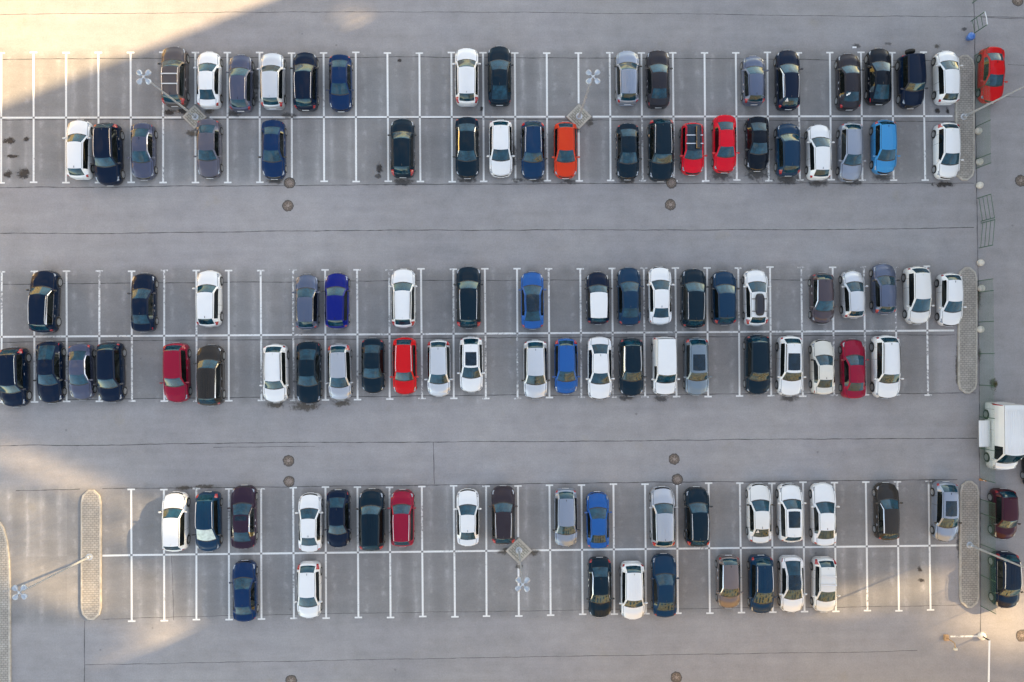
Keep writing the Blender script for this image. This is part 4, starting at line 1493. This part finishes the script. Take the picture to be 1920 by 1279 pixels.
# litter
for (x, y, lab, sx, sy) in ((1602, 89, 'white scrap of litter above the row of black saloons', .32, .14), (1318, 340, 'small white scrap of litter on the joint below the small red car', .16, .12)):
    c = P(x, y)
    b = MB()
    b.add([(-sx / 2, -sy / 2, .006), (sx / 2, -sy / 2, .03), (sx / 2, sy / 2, .012), (0, sy * .4, .045), (-sx / 2, sy / 2, .02)], [(0, 1, 3, 4), (1, 2, 3)])
    o = b.build('paper_scrap', PLATE)
    o.location = c
    tag(o, lab, 'litter')

# ------------------------------------------------------------------ buildings round the lot (outside the picture: they shade it and show in the cars' glass)
def facade(name, wall, win, sx, sz, frac):
    m = bpy.data.materials.new(name)
    nt, bs = nodes(m)
    tc = N(nt, 'ShaderNodeTexCoord')
    sp = N(nt, 'ShaderNodeSeparateXYZ')
    nt.links.new(tc.outputs['Object'], sp.inputs[0])
    h = math_(nt, 'FRACT', math_(nt, 'DIVIDE', math_(nt, 'ADD', sp.outputs['X'], sp.outputs['Y']), sx))
    vv = math_(nt, 'FRACT', math_(nt, 'DIVIDE', sp.outputs['Z'], sz))
    a = math_(nt, 'LESS_THAN', math_(nt, 'ABSOLUTE', math_(nt, 'SUBTRACT', h, .5)), frac / 2)
    b_ = math_(nt, 'LESS_THAN', math_(nt, 'ABSOLUTE', math_(nt, 'SUBTRACT', vv, .5)), .26)
    f = math_(nt, 'MULTIPLY', a, b_)
    nt.links.new(mixc(nt, f, wall, win), bs.inputs['Base Color'])
    nt.links.new(remap(nt, f, 0, 1, .85, .15), bs.inputs['Roughness'])
    return m


TAN = facade('tan_facade', (.64, .47, .20), (.12, .08, .04), 3.2, 3.0, .5)
GREYF = facade('grey_facade', (.34, .33, .32), (.05, .06, .07), 3.4, 3.0, .55)


def block(name, label, parts, mat):
    t = thing(name, label, 'building')
    for (nm, x0, x1, y0, y1, z0, z1) in parts:
        b = MB()
        b.box(((x0 + x1) / 2, (y0 + y1) / 2, (z0 + z1) / 2), (x1 - x0, y1 - y0, z1 - z0))
        b.build(nm, mat, t)
    return t


X0 = 78.0
TANE = math.tan(rad(24.0)) / .929


def shadow_of(px, py):
    """ground point of the photograph -> (y, z) on the right-hand tower's face that stands between it and the sun"""
    q = P(px, py)
    return q.y + .398 * (X0 - q.x), (X0 - q.x) * TANE


tower = thing('apartment_tower', 'tall grey apartment block outside the right edge, shading the lot', 'building')
YS, YN, ZT = -14.3, 63.5, 70.0
ZONES = [(-14.25, 5.3, 12.0, 36.5), (16.7, 38.7, 45.3, 69.3), (58.7, 62.7, 39.6, 46.8)]  # openings added to the unseen wall to let sun patches through
cuts = sorted({YS, YN} | {z[0] for z in ZONES} | {z[1] for z in ZONES})
b = MB()
for y0, y1 in zip(cuts[:-1], cuts[1:]):
    holes = sorted((z[2], z[3]) for z in ZONES if z[0] < (y0 + y1) / 2 < z[1])
    lo = 0.0
    for h0, h1 in holes + [(ZT, ZT)]:
        if h0 > lo:
            b.box((X0 + .5, (y0 + y1) / 2, (lo + h0) / 2), (1.0, y1 - y0, h0 - lo))
        lo = h1
b.build('wall', GREYF, tower)
# added screens, slat gaps shaped so sun falls in the wanted light patches
OPEN = [(110, 1010, 150, 120, .12, 10), (300, 1210, 70, 70, .12, 0), (25, 862, 60, 15, .55, 22), (130, 908, 66, 16, .58, 22), (28, 950, 62, 15, .5, 22), (240, 948, 60, 10, .4, 22), (60, 1010, 60, 12, .35, 22), (70, 1075, 80, 26, .5, 18), (120, 1125, 80, 20, .45, 15), (170, 1000, 26, 60, .10, 0), (245, 1005, 50, 13, .5, 18), (285, 968, 30, 18, .5, 15),
        (300, 1190, 50, 48, .34, 25), (340, 1240, 50, 24, .42, 25), (260, 1262, 70, 14, .35, 18), (260, 1110, 60, 30, .2, 0), (165, 1100, 24, 60, .10, 0), (215, 1075, 60, 12, .2, 20),
        (1850, 1150, 105, 58, .60, -8), (1650, 1115, 130, 30, .42, -5), (1900, 1190, 60, 50, .34, 0), (1560, 1145, 70, 26, .16, 0), (1740, 1085, 50, 22, .22, 0),
        (668, 45, 40, 16, .45, 30)]
OPW = []
for (px, py, rx, ry, a, t_) in OPEN:
    q = P(px, py)
    OPW.append((q.x, q.y, rx / 24, ry / 24, a, -rad(t_)))
for (y0, y1, z0, z1) in ZONES:
    b = MB()
    cw_, ch_ = (.17, .35) if z0 < 20 else (.5, .6)
    y = y0
    while y < y1 - .01:
        z = z0
        while z < z1 - .01:
            gx = X0 - (z + ch_ / 2) / TANE
            gy = y + cw_ / 2 - .398 * (X0 - gx)
            f = 0
            for (ox, oy, rx, ry, a, t_) in OPW:
                dx, dy = gx - ox, gy - oy
                ux, uy = dx * math.cos(t_) + dy * math.sin(t_), -dx * math.sin(t_) + dy * math.cos(t_)
                f += a * math.exp(-.5 * ((ux / rx) ** 2 + (uy / ry) ** 2) * 1.6)
            e = P(0, 1135)
            # lower left corner kept dark: the added screen is closed there
            if gx < P(165, 1170).x and gy < e.y - (gx - e.x) * .27:
                f = 0
            f = min(f, .8)
            wdt = cw_ * (1 - f)
            b.box((X0 + .4, y + wdt / 2, z + ch_ / 2), (.04, wdt, ch_))
            z += ch_
        y += cw_
    b.build('light_patch_screen', GREYF, tower)
block('apartment_house', 'tan apartment house outside the lower edge, lit by the sun', [('wall', 4, 60, -58, -43, 0, 28)], TAN)
block('apartment_house', 'tan apartment house outside the left edge, lit by the sun', [('wall', -78, -64, 12, 70, 0, 24)], TAN)

# ------------------------------------------------------------------ light
ELEV = 24.0
az = math.atan2(.37, .93)
sd = Vector((math.cos(az) * math.cos(rad(ELEV)), math.sin(az) * math.cos(rad(ELEV)), math.sin(rad(ELEV))))
sl = bpy.data.lights.new('sun', 'SUN')
sl.energy = 5.0
sl.angle = rad(.53)
sl.color = (1.0, .85, .61)
so_ = bpy.data.objects.new('sun', sl)
so_.rotation_euler = sd.to_track_quat('Z', 'Y').to_euler()
so_.location = sd * 150
COL.objects.link(so_)

w = bpy.data.worlds.new('World')
S.world = w
w.use_nodes = True
nt = w.node_tree
sky = nt.nodes.new('ShaderNodeTexSky')
sky.sky_type = 'NISHITA'
sky.sun_disc = False
sky.sun_elevation = rad(ELEV)
sky.sun_rotation = math.pi / 2 - az
sky.air_density = 1.0
sky.dust_density = .4
sky.ozone_density = 2.0
bg = nt.nodes['Background']
# drifting clouds over the clear sky
tcw = N(nt, 'ShaderNodeTexCoord')
mpw = N(nt, 'ShaderNodeMapping', ins={'Scale': (1.0, 1.0, 1.6), 'Location': (.35, .1, .2)})
nt.links.new(tcw.outputs['Generated'], mpw.inputs[0])
cl = remap(nt, noise(nt, mpw.outputs[0], 2.6, 7, .6), .50, .68, 0, .85)
nt.links.new(mixc(nt, cl, sky.outputs[0], (2.7, 2.72, 2.85)), bg.inputs[0])
bg.inputs[1].default_value = .15

vs_ = S.view_settings
vs_.view_transform = 'Standard'
vs_.look = 'None'
vs_.exposure = 2.18
vs_.gamma = 1
try:
    vs_.use_white_balance = True
    vs_.white_balance_temperature = 10100
    vs_.white_balance_tint = 13
except Exception as e:
    print('no white balance', e)
